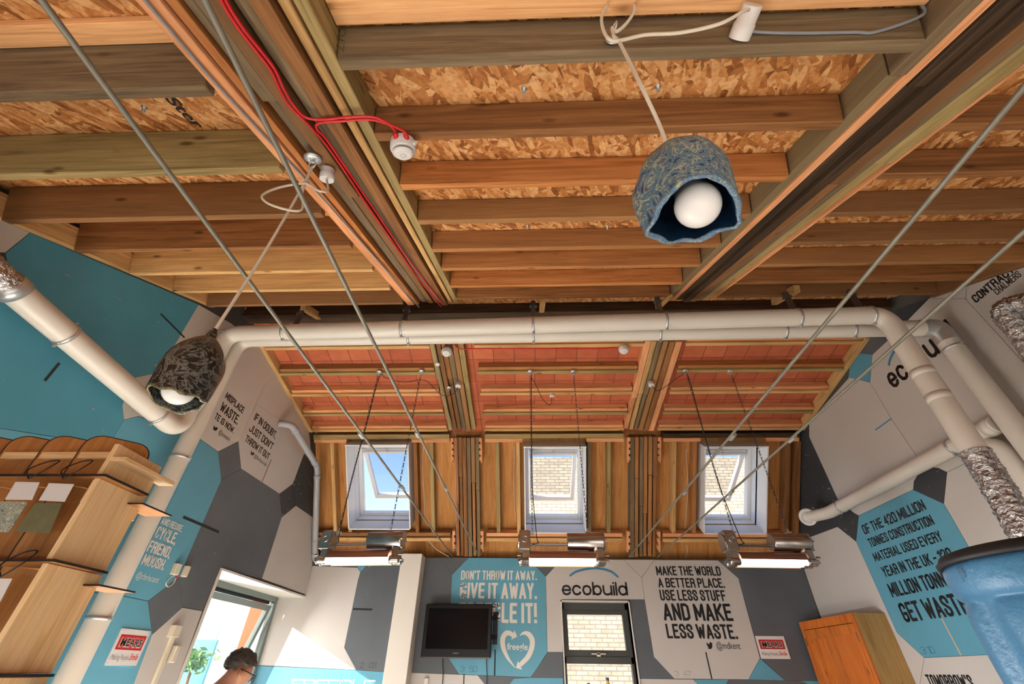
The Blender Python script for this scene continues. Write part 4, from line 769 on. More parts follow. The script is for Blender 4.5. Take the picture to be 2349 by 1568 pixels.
f0 = c4; tag(foil_tube([c4+(c4-c3).normalized()*-.03, c4+(c4-c3).normalized()*.1, onY((2318, 1165), 2.43), onY((2400, 1300), 2.4), onY((2500, 1480), 2.4)], .071, 2).build('flexible_duct', FOIL), 'crinkled foil hose pushed onto the cream duct at the right', 'duct', 'foil hoses')
tag(foil_tube([onX((2480, 690), 3.19), onX((2380, 690), 3.17), onX((2305, 712), 3.12), onX((2350, 775), 3.14), onX((2420, 880), 3.2)], .062, 5).build('flexible_duct', FOIL), 'crinkled foil hose bending over the white lettered panel, top right', 'duct', 'foil hoses')
tag(foil_tube([w00-wd*.02+Vector((0, 0, 0)), w00-wd*.2, w00-wd*.4+Vector((.02, 0, -.01)), w00-wd*.6+Vector((.05, 0, -.05))], RA+.004, 8).build('flexible_duct', FOIL), 'crinkled foil hose joining the cream duct at the far left', 'duct', 'foil hoses')
tag(MB().lathe(w00-wd*.03, wd, [(0, RA+.002), (0, RA+.009), (.06, RA+.009), (.06, RA+.002)], 28, caps=False).build('hose_clip', ZINC), 'wide metal clip joining foil hose and cream duct, far left', 'clip')
# grey waste pipe
g0 = onX((640, 971), XL); g2 = P3.on((728, 1070), -.06); g1 = Vector((XL+.13, g0.y+.03, g0.z)); g3 = P3.on((722, 1286), -.06); g4 = Vector((-1.53, g3.y, g3.z-.01))
t = thing('waste_pipe', 'grey plastic waste pipe dropping beside the rooflight and running to the column', 'pipe', g3)
MB().tube(fillet([g0, g1, g2, g3, g4], .07, 6), .036, 18).build('pipe', GPLAST, t)
for v, d in ((g1+(g2-g1)*.12, g2-g1), (g1+(g2-g1)*.9, g2-g1), (g2+(g3-g2)*.1, g3-g2), (g2+(g3-g2)*.93, g3-g2)): MB().lathe(v, d, [(-.024, .036), (-.024, .041), (.024, .041), (.024, .036)], 20, caps=False).build('socket', GPLAST, t)
for v, d in ((g2+(g3-g2)*.78, (g3-g2).normalized()), (g3+(g4-g3)*.3, Vector((1, 0, 0))), (g3+(g4-g3)*.62, Vector((1, 0, 0)))):
    c_ = MB().lathe(v-d*.008, d, [(0, .036), (0, .041), (.016, .041), (.016, .036)], 18, caps=False); 
    if abs(d.x) > .5: c_.box((v.x-.008, v.y, v.z-.05), (v.x+.008, v.y+.03, v.z-.03))
    c_.build('pipe_clip', GPLAST, t)

# ------------------------------------------------------------------ cables
def P1p(p, h): return P1.on(p, h)
def P2p(p, h): return P2.on(p, h)
main = [(505, -25), (530, 22), (562, 70), (600, 118), (630, 158), (652, 205), (672, 238), (700, 268)]
b = MB().tube(spline([P1p(p, -.008) for p in main]+[P1p(p, -.008) for p in ((740, 274), (800, 268), (855, 268), (892, 284), (908, 304))]+[P1p((911, 314), -.015)], 6), .0048, 8)
r1 = b.build('red_cable', RED); tag(r1, 'red alarm cable branching off the left beam to the near detector, outer strand', 'cable', 'red alarm cables')
b = MB().tube(spline([P1p((p[0]-9, p[1]+3), -.008) for p in main[:-1]]+[P1p(p, -.008) for p in ((703, 281), (722, 302), (742, 324), (788, 388), (842, 470), (905, 560), (955, 632), (1012, 703))], 6), .0048, 8)
tag(b.build('red_cable', RED), 'red alarm cable running the whole left beam down to the ridge', 'cable', 'red alarm cables')
b = MB().tube(spline([P1p((1016, 697), -.008), P1p((950, 612), -.008), P1p((852, 470), -.008), P1p((795, 386), -.008), P1p((748, 318), -.008), P1p((728, 297), -.012), P1p((732, 282), -.014), P1p((790, 277), -.01), P1p((850, 274), -.01), P1p((900, 288), -.01), P1p((928, 302), -.01), P1p((932, 313), -.015)], 6), .0048, 8)
tag(b.build('red_cable', RED), 'red alarm cable coming up the left beam to the near detector, inner strand', 'cable', 'red alarm cables')
b = MB().tube(spline([P2p(p, -.006) for p in ((1040, 783), (1044, 792), (1056, 800))]+[P2p((x, 799.5), -.006) for x in (1090, 1170, 1250, 1330, 1380)]+[P2p((1412, 797), -.01), P2p((1420, 800), -.015)], 6), .0062, 8)
tag(b.build('red_cable', RED), 'red alarm cable stretched between the two far detectors under the tiles', 'cable', 'red alarm cables')
b = MB().tube(spline([P1p(p, -.005) for p in ((305, -30), (333, 2), (395, 75), (478, 172), (560, 262), (640, 347), (715, 427), (800, 522), (885, 618), (962, 705))], 4), .0042, 8)
tag(b.build('grey_cable', GCABLE), 'grey cable clipped along the pinkish edge of the left beam', 'cable', 'grey cables')
v0 = P2p((988, 796), -.005)
b = MB().tube(spline([P2p(p, -.006) for p in ((996, 790), (1003, 830), (1012, 880), (1024, 930), (1040, 986))]+[P3.on(p, -.006) for p in ((1046, 1010), (1047, 1120), (1048, 1265))], 4), .0036, 8)
tag(b.build('grey_cable', GCABLE), 'grey cable running down the left rafter and post to the wall', 'cable', 'grey cables')
def jx(p): d = ray(*p); q_ = P1.at(0, -1.009, 0); return d*(q_.dot(P1.S)/d.dot(P1.S))       # on the near face of the top joist
b = MB().tube(spline([jx(p) for p in ((1722, 72), (1760, 75), (1850, 76), (1960, 74), (2010, 73))]+[P1.at(1.146, -1.02, .075), onX((2112, 3), 1.148), onX((2150, -35), 1.148)], 6), .0045, 8)
tag(b.build('grey_cable', GCABLE), 'grey cable clipped along the top joist toward the right beam', 'cable', 'grey cables')
for lab, bay_x, pts in (('left', 0, ((1195-240, 1012),)),):
    pass
for lab, pts in (('white cable hanging down the plywood right of the left rooflight', ((972, 1012), (970, 1060), (972, 1120), (976, 1195))), ('white cable hanging down the plywood left of the middle rooflight', ((1181, 1022), (1179, 1080), (1180, 1140), (1183, 1195))), ('white cable hanging down the plywood left of the right rooflight', ((1578, 1030), (1574, 1040), (1578, 1110), (1572, 1212)))):
    tag(MB().tube(spline([P3.on(p, .118) for p in pts], 5), .004, 8).build('white_cable', CABLE), lab, 'cable', 'white cables on the plywood')
tag(MB().tube(spline([P3.on(p, .0) for p in ((980, 1236), (1000, 1258), (1030, 1277))], 5), .004, 8).build('white_cable', CABLE), 'white cable curving down to the wall top left of the left post', 'cable', 'white cables on the plywood')
tag(MB().tube(spline([P3.on(p, .118) for p in ((1574, 1248), (1577, 1262), (1572, 1281))], 5), .004, 8).build('white_cable', CABLE), 'short white cable end below the right sill plates', 'cable', 'white cables on the plywood')

# ------------------------------------------------------------------ pendant lamps
def marbled(name, stops, scale=7, rough=.35):
    m, n, l, b = base_mat(name, rough, 0, .5); tc = n.new('ShaderNodeTexCoord'); no = n.new('ShaderNodeTexNoise'); no.inputs['Scale'].default_value = scale; no.inputs['Detail'].default_value = 7; no.inputs['Distortion'].default_value = 3.2; no.inputs['Roughness'].default_value = .62
    l.new(tc.outputs['Object'], no.inputs['Vector']); r = ramp(n, stops); l.new(no.outputs[0], r.inputs[0]); l.new(r.outputs[0], b.inputs['Base Color']); return m
BLUEM = marbled('blue_green_marbled_plastic', [(.28, lin('#132a3c')), (.4, lin('#21456e')), (.45, lin('#688a92')), (.5, lin('#2a4d74')), (.56, lin('#a3ad92')), (.6, lin('#3a5f7a')), (.68, lin('#6a4a60')), (.74, lin('#274868'))], 17)
BLACKM = marbled('black_marbled_plastic', [(.3, lin('#0b0b0c')), (.47, lin('#17181a')), (.53, lin('#70746f')), (.57, lin('#161719')), (.65, lin('#2c2e2f')), (.75, lin('#0c0c0d'))], 16, .28)
BULB = paint('opal_bulb', '#e9e6e4', .18, var=.0)
def pendant(label, top, H, R0, mat, rimmat, inmat, seed, bulb_r, bulb_dx, flaps, nar):
    top = Vector(top); t = thing('pendant_lamp', label, 'lamp', top, 'moulded pendant lamps'); rs = random.Random(seed); n = 40; rings = 14; ph = rs.uniform(0, 6)
    outer = []; inner = []
    for i in range(rings+1):
        f = i/rings; base = R0*math.sin(min(1, f*1.75)*math.pi/2)**.72*(1-nar*max(0, (f-.5)/.5)**1.4); 
        for rad, lst, dz in ((base, outer, 0), (max(.001, base-.008), inner, -.006)):
            for k in range(n):
                a = 2*math.pi*k/n; wv = 1+.022*f*f*math.sin(3*a+ph)+.02*f*math.sin(5*a+ph*2)+.012*math.sin(9*a+f*3)
                for fa, fw, fd in flaps: 
                    dlt = math.atan2(math.sin(a-fa), math.cos(a-fa)); wv += fd*f*math.exp(-(dlt/fw)**2)
                zz = -H*f*(1+.035*f*math.sin(2*a+ph+.5)+.014*math.sin(7*a)); r = rad*wv
                lst.append(top+Vector((r*math.cos(a), r*math.sin(a), zz+(dz if i < rings else 0))))
    mb = MB()
    qf = [(i*n+k, i*n+(k+1) % n, (i+1)*n+(k+1) % n, (i+1)*n+k) for i in range(rings) for k in range(n)]
    mb.add(outer, qf, True); ls = mb.build('lamp_shade', mat, t); MB().add(inner, qf, True).build('shade_inside', inmat, ls)
    rim = [(outer[rings*n+k]+inner[rings*n+k])/2 for k in range(n)]; rim.append(rim[0]); rr = [R0*.05+rs.uniform(-.0012, .002) for _ in rim]
    MB().tube(rim, rr, 8, cap=False).build('rough_rim', rimmat, t)
    bc = top+Vector((bulb_dx, 0, -H*.88)); MB().lathe(bc+Vector((bulb_dx*.0, 0, bulb_r*1.9)), (0, 0, -1), [(0, bulb_r*.35), (bulb_r*.4, bulb_r*.42), (bulb_r*.95, bulb_r*.8)]+[(bulb_r*1.9-bulb_r*math.cos(q), bulb_r*math.sin(q)) for q in [math.pi*(.32+.68*k/12) for k in range(13)]][:-1]+[(bulb_r*2.9, .001)], 28).build('bulb', BULB, t)
    MB().lathe(bc+Vector((0, 0, bulb_r*1.9)), (0, 0, 1), [(-.004, bulb_r*.62), (.0, bulb_r*.66), (.05, bulb_r*.5), (top.z-bc.z-bulb_r*1.9-.02, bulb_r*.32)], 24).build('lamp_holder', BLACKP, t)
    MB().lathe(top+Vector((0, 0, -.012)), (0, 0, 1), [(0, .014), (.02, .012), (.035, .006)], 16).build('cord_grip', mat, t)
    return t
by = .50; btop = onY((1537, 352), by); dy_ = .885; dtop = onY((485, 770), dy_)
pendant('blue and green marbled plastic pendant lamp hanging before the right beam', btop, .215, .090, BLUEM, marbled('blue_rim', [(.35, lin('#a8a878')), (.5, lin('#2e5f96')), (.6, lin('#7f8f7a')), (.7, lin('#3c6fa8'))], 40), marbled('shaded_blue_inside', [(.4, lin('#0c1a2a')), (.55, lin('#16324e')), (.65, lin('#0e2136'))], 14), 4, .043, .012, ((2.75, .28, .26), (.25, .2, .26)), .15)  # inside is the same plastic, its shade put in as darker blue
pendant('black marbled plastic pendant lamp hanging by the left wall', dtop, .195, .068, BLACKM, marbled('pale_rim', [(.35, lin('#8d8458')), (.6, lin('#3a3a30'))], 40), BLACKM, 11, .036, -.004, ((4.6, .3, -.10), (2.2, .3, .08)), .06)
def hookplate(P, p, label, r=.03, group='ceiling hook plates', h=-.002, nrm=None):
    v = P.on(p, h); nn = -P.N; t = thing('hook_plate', label, 'hook', v, group)
    MB().lathe(v, nn, [(0, r), (.006, r), (.010, r*.82), (.012, r*.5)], 24).build('plate', ZINC, t)
    up = Vector((1, 0, 0)); MB().ring(v+nn*.03, up.cross(nn)+Vector((.3, 0, 0)), .016, .0035, 16).build('eye_bolt', ZINC, t); return v+nn*.045
def rose(P, p, label, r, hgt, h=0.0, nrm=None, pos=None, group='white junction boxes'):
    v = pos or P.on(p, h); nn = nrm or -P.N
    t = thing('junction_box', label, 'junction box', v, group); MB().lathe(v, nn, [(0, r*.9), (hgt*.4, r*.9), (hgt*.45, r), (hgt*.97, r), (hgt, r*.94)], 26).build('base', WPLAST, t); return v+nn*hgt
hk = hookplate(P1, (718, 362), 'round zinc hook plate on the left beam above the black pendant', .034)
rv = rose(P1, (752, 388), 'round white junction box on the left beam beside the hook plate', .029, .05)
knot = onY((693, 420), hk.y-.01)
b = MB().tube(spline([rv, onY((752, 437), hk.y+.02), onY((730, 437), hk.y), onY((700, 421), hk.y-.01), onY((640, 430), hk.y-.03), onY((601, 450), hk.y-.05), onY((628, 472), hk.y-.04), onY((690, 482), hk.y-.01), onY((694, 440), hk.y), onY((716, 385), hk.y), hk+Vector((0, 0, .0))], 8), .0042, 8)
b.tube(spline([hk, onY((690, 435), hk.y-.004), onY((600, 590), hk.y-.005), dtop+Vector((0, 0, .01))], 6), .0045, 8)
tag(b.build('lamp_cord', CABLE), 'off-white looped cord carrying the black pendant lamp', 'cord', 'pendant lamp cords')
HK2 = Vector((0, .455, 0)); hv = onY((1407, 82), .452)
t = thing('hook_plate', 'round zinc hook plate on the top joist above the blue pendant', 'hook', hv, 'ceiling hook plates'); MB().lathe(hv+Vector((0, .012, 0)), (0, -1, -.1), [(0, .022), (.006, .022), (.01, .014)], 24).build('plate', ZINC, t); MB().ring(hv+Vector((0, -.02, 0)), (1, .3, 0), .014, .0032, 16).build('eye_bolt', ZINC, t)
jb = onY((1700, 68), .45)
t = thing('junction_box', 'white cylindrical junction box on the top joist right of the blue pendant', 'junction box', jb, 'white junction boxes')
MB().lathe(jb+Vector((0, .02, -.004)), (.12, -1, .05), [(0, .030), (.036, .030), (.037, .027), (.078, .027), (.08, .024)], 28).build('base', WPLAST, t)
q = lambda x, y, d=0: onY((x, y), .435-d)
b = MB().tube(spline([q(1718, 22, .06), q(1705, 26, .065), q(1650, 55, .05), q(1560, 75, .03), q(1480, 80, .02), q(1420, 93, .015), q(1395, 88, .02), q(1381, 58, .03), q(1383, 30, .04), q(1405, 2, .045), q(1440, -5, .045), q(1455, 20, .04), q(1440, 50, .03), q(1415, 72, .02), q(1404, 64, .02), q(1408, 84, .015)], 8), .0046, 8)
b.tube(spline([q(1408, 84, .015), q(1420, 96, .012), q(1432, 118, .01), q(1470, 195, .0), onY((1512, 285), .48), btop+Vector((0, 0, .015))], 6), .0046, 8)
tag(b.build('lamp_cord', CABLE), 'off-white cord looping over the top joist and down to the blue pendant', 'cord', 'pendant lamp cords')

# ------------------------------------------------------------------ detectors and boxes
def detector(v, nn, label, r=.05, seed=1):
    t = thing('smoke_detector', label, 'smoke detector', v, 'white smoke detectors')
    MB().lathe(v, nn, [(0, r*.92), (r*.35, r), (r*.85, r), (r*.95, r*.93)], 32).build('base', WPLAST, t)
    MB().lathe(v+nn*r*.93, nn, [(0, r*.72), (r*.22, r*.72)], 28).build('vent_ring', paint('dark_vent', '#3a3a3c', .6), t)
    MB().lathe(v+nn*r*1.1, nn, [(0, r*.84), (r*.1, r*.82), (r*.22, r*.66), (r*.26, r*.6)], 32).build('cap', WPLAST, t)
    MB().ring(v+nn*r*1.365, nn, r*.2, r*.015, 20, 4).build('emblem_ring', ENGR, t); return t
dv = P1.on((924, 322), .0)
t = detector(dv, (-P1.N+Vector((.06, .05, 0))).normalized(), 'white smoke detector under the near joist, fed by two red cables', .047)
for p in ((908, 309), (932, 311)):
    v = P1.on(p, -.013); MB().lathe(v+Vector((0, -.008, 0)), (0, 1, -.2), [(0, .006), (.004, .010), (.016, .010), (.024, .007)], 14).build('cable_gland', RED, t)
v = P1.on((946, 325), -.02); MB().obox(v, Vector((.014, .004, -.006)), Vector((0, .005, 0)), Vector((.003, 0, .006))).build('paper_tag', WPLAST, t)
n2 = -P2.N
detector(P2.on((1026, 802), -.003), (n2+Vector((-.05, -.15, 0))).normalized(), 'white smoke detector on the left rafter just below the cream ducts', .052)
detector(P2.on((1429, 797), -.003), (n2+Vector((.05, -.12, 0))).normalized(), 'white smoke detector on the first purlin beside the right rafter', .048)
rose(P2, (1004, 833), 'tiny round white box on the left edge of the left rafter', .024, .02)
rb1 = rose(P2, (1052, 878), 'white junction box on the left rafter above the rooflights', .03, .05)
rb2 = rose(P2, (1492, 876), 'white junction box on the right rafter above the rooflights', .03, .05)
rb3 = rose(P2, (1266, 905), 'white junction box on the third purlin of the middle bay', .026, .022)
hookplate(P2, (1030, 889), 'round zinc plate on the left rafter with nothing hanging from it', .026)
# coat hook like cage at the top right corner
cv = onX((2318, 6), 1.42); b = MB()
for dz in (0, .022): b.tube([cv+Vector((-.03, -.05, dz)), cv+Vector((.05, -.03, dz)), cv+Vector((.11, -.05, dz))], .0035, 8)
for dx in (-.03, .02, .07): b.tube([cv+Vector((dx, -.04, 0)), cv+Vector((dx, -.04, .08))], .003, 8)
tag(b.build('wire_cage', paint('grey_wire', '#6f7478', .4, .5)), 'grey wire cage under the right beam at the top right corner', 'wire cage')

# ------------------------------------------------------------------ chain-hung tube luminaires
TUBE = emit('lit_tube', '#fff3e4', 5.0)
WOODREFL = paint('metal_reflecting_wood', '#a57c6c', .3, .85, var=.06)  # plain metal; the brown of reflected timber is put into its colour
def chain(A, B, label):
    A, B = Vector(A), Vector(B); L = (B-A).length; n = int(L/.03); d = (B-A)/n; u = d.normalized(); mb = MB(); a = u.cross(Vector((0, 1, 0))).normalized(); bb = u.cross(a)
    for k in range(n):
        c0 = A+d*(k+.5); s_ = [a, bb][k % 2]; s2 = [bb, a][k % 2]; hl = d.length*.68; hw = .0075; ring = [c0+u*hl*.62+s_*hw, c0+u*hl, c0+u*hl*.62-s_*hw, c0-u*hl*.62-s_*hw, c0-u*hl, c0-u*hl*.62+s_*hw]
        vs = []
        for i, p in enumerate(ring):
            rd = (p-c0).normalized(); vs += [p+rd*.0022, p+s2*.0022, p-rd*.0022, p-s2*.0022]
        mb.add(vs, [(i*4+j, ((i+1) % 6)*4+j, ((i+1) % 6)*4+(j+1) % 4, i*4+(j+1) % 4) for i in range(6) for j in range(4)], True)
    return tag(mb.build('chain', CHAINM), label, 'chain', 'luminaire chains')
def luminaire(label, cx, yaw, gl):
    o = Vector((cx, 3.78, .70)); t = thing('tube_luminaire', label, 'luminaire', o, 'chain-hung tube luminaires')
    rz = Matrix.Rotation(yaw, 3, 'Z')
    def T(mb): mb.v = [o+rz@(v) for v in mb.v]; return mb
    b = MB().box((-.335, -.065, .075), (-.245, .065, .205)).box((-.335, -.05, .20), (-.25, .05, .222)).lathe((-.345, 0, .14), (1, 0, 0), [(0, .058), (.012, .062), (.02, .05)], 24)
    T(b).build('terminal_box', CHROME, t, .004)
    T(MB().ring((-.29, -.067, .15), (0, 1, 0), .022, .004, 20)).build('embossed_ring', CHROME, t)
    b = MB().lathe((.055, 0, .145), (1, 0, 0), [(0, .060), (.004, .066), (.16, .066), (.165, .070), (.262, .070), (.28, .074), (.295, .074), (.30, .062)], 28)
    for k in range(6): a = k*math.pi/3; b.lathe((.345, .066*math.cos(a), .145+.066*math.sin(a)), (1, 0, 0), [(0, .008), (.018, .008)], 8)
    T(b).build('ballast_housing', CHROME, t)
    T(MB().tube([(-.245, .0, .125), (.06, .0, .125)], .007, 10).tube([(-.245, .03, .12), (.06, .03, .12)], .005, 8)).build('conduit', CHROME, t)
    pr = [( .072*math.cos(q), .012+.062*math.sin(q)) for q in [math.pi*(.0+k/10) for k in range(11)]]; n_ = len(pr)
    b = MB().add([(x, y, z) for x in (-.255, .265) for y, z in pr]+[(x, y*.95, z-.004) for x in (-.255, .265) for y, z in pr], [(k, k+1, n_+k+1, n_+k) for k in range(n_-1)]+[(2*n_+k, 2*n_+k+1, 3*n_+k+1, 3*n_+k) for k in range(n_-1)], True)
    T(b).build('reflector', WOODREFL, t)
    for x0, x1, xb_, xs_ in ((-.34, -.258, -.31, -.352), (.268, .345, .285, .345)):
        b = MB()
        for y in (-.033, .033): b.lathe((x0, y, -.004), (1, 0, 0), [(0, .024), (.006, .031), (.03, .031), (.034, .028), (x1-x0-.01, .03), (x1-x0, .026)], 20)
        b.box((xb_, -.05, .0), (xb_+.05, .05, .085)).box((min(xs_, xb_)+.004, -.055, -.012), (max(xs_, xb_)+.012, .055, .012))
        b.lathe((xs_, -.05, .03), (1, 0, 0), [(0, .007), (.03, .007)], 8).lathe((xs_, -.03, -.004), (1, 0, 0), [(0, .007), (.03, .007)], 8)
        T(b).build('tube_holder', CHROME, t, .0)
    for y in (-.033, .033): T(MB().tube([(-.258, y, -.004), (.268, y, -.004)], .021, 16)).build('tube', TUBE, t)
    T(MB().box((-.255, .055, -.03), (.265, .072, .012))).build('reflector_lip', WOODREFL, t)
    for x in (-.2275, .2275): T(MB().box((x-.012, -.004, .19), (x+.012, .004, .222)).box((x-.02, -.018, .215), (x+.02, .018, .222)).tube([(x, 0, .22), (x+.002, 0, .25)], .005, 8)).build('hanger_bracket', ZINC, t)
    return o
LX = (-1.371, .268, 1.905)
for i, (bay, cx, yaw, pa, pb) in enumerate((('left', LX[0], R(-4), (870, 853), (967, 851)), ('middle', LX[1], R(0), (1216, 852), (1315, 852)), ('right', LX[2], R(3), (1572, 850), (1674, 851)))):
    o = luminaire(f'metal twin-tube luminaire hanging on chains before the {bay} rooflight', cx, yaw, None)
    for side, p, dx in (('left', pa, -.2275), ('right', pb, .2275)):
        hv = hookplate(P2, p, f'zinc hook plate on the second purlin holding the {side} chain of the {bay} luminaire', .028)
        chain(hv+Vector((0, 0, -.012)), (cx+dx*math.cos(yaw), 3.78+dx*math.sin(yaw), .948), f'steel chain on the {side} side of the {bay} luminaire')
    hv = P2.on(pa, -.06); rbx = (rb1, rb3, rb2)[i]; lo = Vector((cx-.24, 3.77, .86))
    if i == 0: path = [rbx, P2.on((1040, 903), -.10), P2.on((1012, 905), -.12), P2.on((975, 872), -.07), P2.on((925, 876), -.10), P2.on((885, 866), -.07)]
    elif i == 1: path = [rbx, P2.on((1262, 928), -.08), P2.on((1245, 915), -.08), P2.on((1228, 880), -.06), P2.on((1220, 868), -.05)]
    else: path = [rbx, P2.on((1510, 896), -.08), P2.on((1540, 876), -.07), P2.on((1562, 862), -.05)]
    path += [hv+Vector((.012, 0, -.06)), hv.lerp(lo, .35)+Vector((.012, .008, 0)), hv.lerp(lo, .7)+Vector((.012, .008, 0)), lo+Vector((.045, -.02, .03)), lo+Vector((.06, -.03, -.03)), lo+Vector((.01, -.01, -.04))]
    tag(MB().tube(spline(path, 6), .0036, 8).build('black_cable', BCABLE), f'black supply cable following the left chain of the {bay} luminaire', 'cable', 'luminaire supply cables')

# ------------------------------------------------------------------ television, signs, small wall boxes
t = thing('television', 'black flat television on an arm beside the teal lettered panel', 'television', (-.79, 5.72, .10))
tx0, tx1, tz0, tz1, ty = -1.172, -.412, .110, .606, 5.70
MB().box((tx0, ty, tz0), (tx1, ty+.07, tz1)).build('casing', BLACKP, t, .008)
sc_m = paint('dark_screen', '#07090d', .16, spec=.18)
MB().box((tx0+.04, ty-.003, tz0+.075), (tx1-.04, ty+.004, tz1-.045)).build('screen', sc_m, t)
MB().box((tx0, ty-.004, tz0-.006), (tx1, ty+.03, tz0+.006)).build('bottom_trim', paint('dark_chrome', '#5c5652', .25, .8), t)
TW = Wall(t, 'y', ty-.003, (0, -1, 0)); typed(TW, t, 'SAMSUNG', TW.P(0, 0) and (1039, 1499), (1052, 1499), (1039, 1496), paint('silver_letter', '#9a9a9a', .4), off=.001)
b = MB().box((tx1+.005, D-.012, .235), (tx1+.058, D-.001, .545))
for zz in (.28, .46): b.obox(((tx1-.01), 5.80, zz+.02), (.06, .02, 0), (.0, .012, 0), (0, 0, .02))
for k in range(6): b.lathe((tx1+.032, D-.012, .265+.05*k), (0, -1, 0), [(0, .006), (.005, .004)], 8)
b.build('wall_bracket', BLACKP, t)
MB().box((tx0+.2, ty+.06, tz0+.1), (tx1-.15, D-.002, tz1-.1)).build('mount_plate', BLACKP, t)
for i, (pa, pb) in enumerate((((1013, 1509), (1014, 1580)), ((1114, 1510), (1116, 1580)))):
    A, B = onY(pa, D-.02), onY(pb, D-.02); A.z += .1
    tag(MB().tube(spline([A, A.lerp(B, .5)+Vector((.004, 0, 0)), B, Vector((B.x, D-.02, -1.4))], 6), .0045, 8).build('black_cable', BCABLE), f'black cable hanging below the television on its {"left" if i == 0 else "right"}', 'cable', 'television cables')
v = onY((978.5, 1562), D)
tag(MB().box((v.x-.022, D-.03, v.z-.09), (v.x+.022, D-.0005, v.z+.03)).build('thermostat', WPLAST, bevel=.003), 'narrow white control box on the back wall below the television', 'control box')
REDS = paint('sign_red', '#c92a2c', .4); GREYT = paint('grey_print', '#6d6d70', .5)
def mears(W, BL, TR, label):
    (u0, v0), (u1, v1) = W.uv(BL), W.uv(TR); H, Wd = v1-v0, u1-u0; o = W.P((u0+u1)/2, v0)
    t = thing('wall_sign', label, 'sign', o, 'company signs'); MB().prism([W.P(u0, v0), W.P(u1, v0), W.P(u1, v1), W.P(u0, v1)], W.n*.006).build('plate', WPLAST, t)
    def rect(a, b_, c_, d, mat, off, nm): MB().add([W.P(u0+a*Wd, v0+c_*H, off), W.P(u0+b_*Wd, v0+c_*H, off), W.P(u0+b_*Wd, v0+d*H, off), W.P(u0+a*Wd, v0+d*H, off)], [(0, 1, 2, 3)]).build(nm, mat, t)
    rect(.07, .93, .42, .84, REDS, .0065, 'red_panel'); rect(.09, .91, .44, .82, BLACKTXT, .0067, 'red_panel_line'); rect(.10, .90, .455, .805, REDS, .0069, 'red_panel')
    class L:
        pass
    def tx(s, a, b_, c_, d, mat, off, **k):
        F = L(); F.P = W.P; F.uv = lambda p: p; typed(F, t, s, (u0+a*Wd, v0+c_*H), (u0+b_*Wd, v0+c_*H), (u0+a*Wd, v0+d*H), mat, off=off, **k)
    tx('MEARS', .145, .865, .51, .755, WHITETXT, .0072, bold=.055); tx('MEARS', .16, .85, .525, .74, BLACKTXT, .0076, bold=.022)
    tx('Making People', .07, .62, .15, .29, GREYT, .007, shear=.15); tx('Smile', .65, .93, .15, .33, REDS, .007, shear=.4, bold=.015)
    for a in (.05, .95):
        for c_ in (.05, .95): MB().lathe(W.P(u0+a*Wd, v0+c_*H, .006), W.n, [(0, .005), (.002, .003)], 8).build('screw', ZINC, t)
mears(LW, (238, 1525), (345, 1447), 'white and red company sign on the teal panel of the left wall')
mears(BW, (1746, 1510), (1797, 1458.5), 'white and red company sign on the grey panel by the wardrobe')
def wallbox(W, BL, TR, dep, name, label, cat, mat, group=None):
    (u0, v0), (u1, v1) = W.uv(BL), W.uv(TR); o = W.P((u0+u1)/2, v0)
    return tag(MB().prism([W.P(u0, v0, -.003), W.P(u1, v0, -.003), W.P(u1, v1, -.003), W.P(u0, v1, -.003)], W.n*(dep+.003)).build(name, mat, bevel=.003), label, cat, group)
wallbox(LW, (389, 1316), (411, 1294), .03, 'sensor_box', 'square cream sensor box on the left wall, nearer the duct', 'sensor box', CREAMP, 'cream wall boxes')
wallbox(LW, (413, 1321), (431, 1299), .03, 'sensor_box', 'square cream sensor box on the left wall, nearer the window', 'sensor box', CREAMP, 'cream wall boxes')
tag(MB().tube(spline([LW.P(*LW.uv(p), .012) for p in ((400, 1317), (386, 1326), (377, 1338), (383, 1345), (395, 1336), (401, 1323), (405, 1318))], 6), .0035, 8).build('white_cable', CABLE), 'white cable loop below the two cream sensor boxes', 'cable')
tag(MB().tube([LW.P(*LW.uv((399, 1325)), .014), LW.P(*LW.uv((404, 1318)), .014)], .006, 8).build('cable_plug', RED), 'small red plug between the two cream sensor boxes', 'plug')
wallbox(LW, (382, 1460), (409, 1434), .04, 'socket_box', 'cream box at the top of the trunking left of the window', 'wall box', CREAMP, 'cream wall boxes')
(u0, v0) = LW.uv((393, 1462)); o = MB().prism([LW.P(u0-.018, -1.55), LW.P(u0+.018, -1.55), LW.P(u0+.018, v0), LW.P(u0-.018, v0)], LW.n*.02).build('cable_trunking', CREAMP)
tag(o, 'vertical cream cable trunking left of the window', 'trunking')
(u1, v1) = LW.uv((383, 1519)); o = MB().prism([LW.P(u1-.015, v1), LW.P(u1+.035, v1), LW.P(u1+.035, LW.uv((393, 1478))[1]), LW.P(u1-.015, LW.uv((393, 1478))[1])], LW.n*.04).build('intercom_handset', CREAMP, bevel=.006)
tag(o, 'slim cream handset box beside the trunking', 'handset')
# bolts through the strand board, marks on the timber
for i, p in enumerate(((1202, 203), (1509, 197), (1210, 517), (1393, 518), (331, 245))):
    h = .170 if p[0] < 500 else .128; v = P1.on(p, h); b = MB().lathe(v, -P1.N, [(0, .011), (.003, .011), (.004, .006), (.022, .006), (.024, .004)], 12)
    tag(b.build('roof_bolt', ZINC), ('zinc bolt end in the strand board, left of the blue lamp cord', 'zinc bolt end in the strand board, just right of the blue lamp cord', 'small zinc bolt end between the fifth and sixth joists, left one', 'small zinc bolt end between the fifth and sixth joists, right one', 'zinc bolt end beside the stencilled letters in the left bay')[i], 'bolt', 'zinc bolt ends')
class Face:
    def __init__(s, f): s.f = f
    def P(s, u, v, off=0): return s.f(u, v, off)
    def uv(s, p): return p
jst = [o for o in bpy.data.objects if o.name.startswith('ceiling_joist') and 'eighth' in o.get('label', '') and 'middle' in o['label']][0]
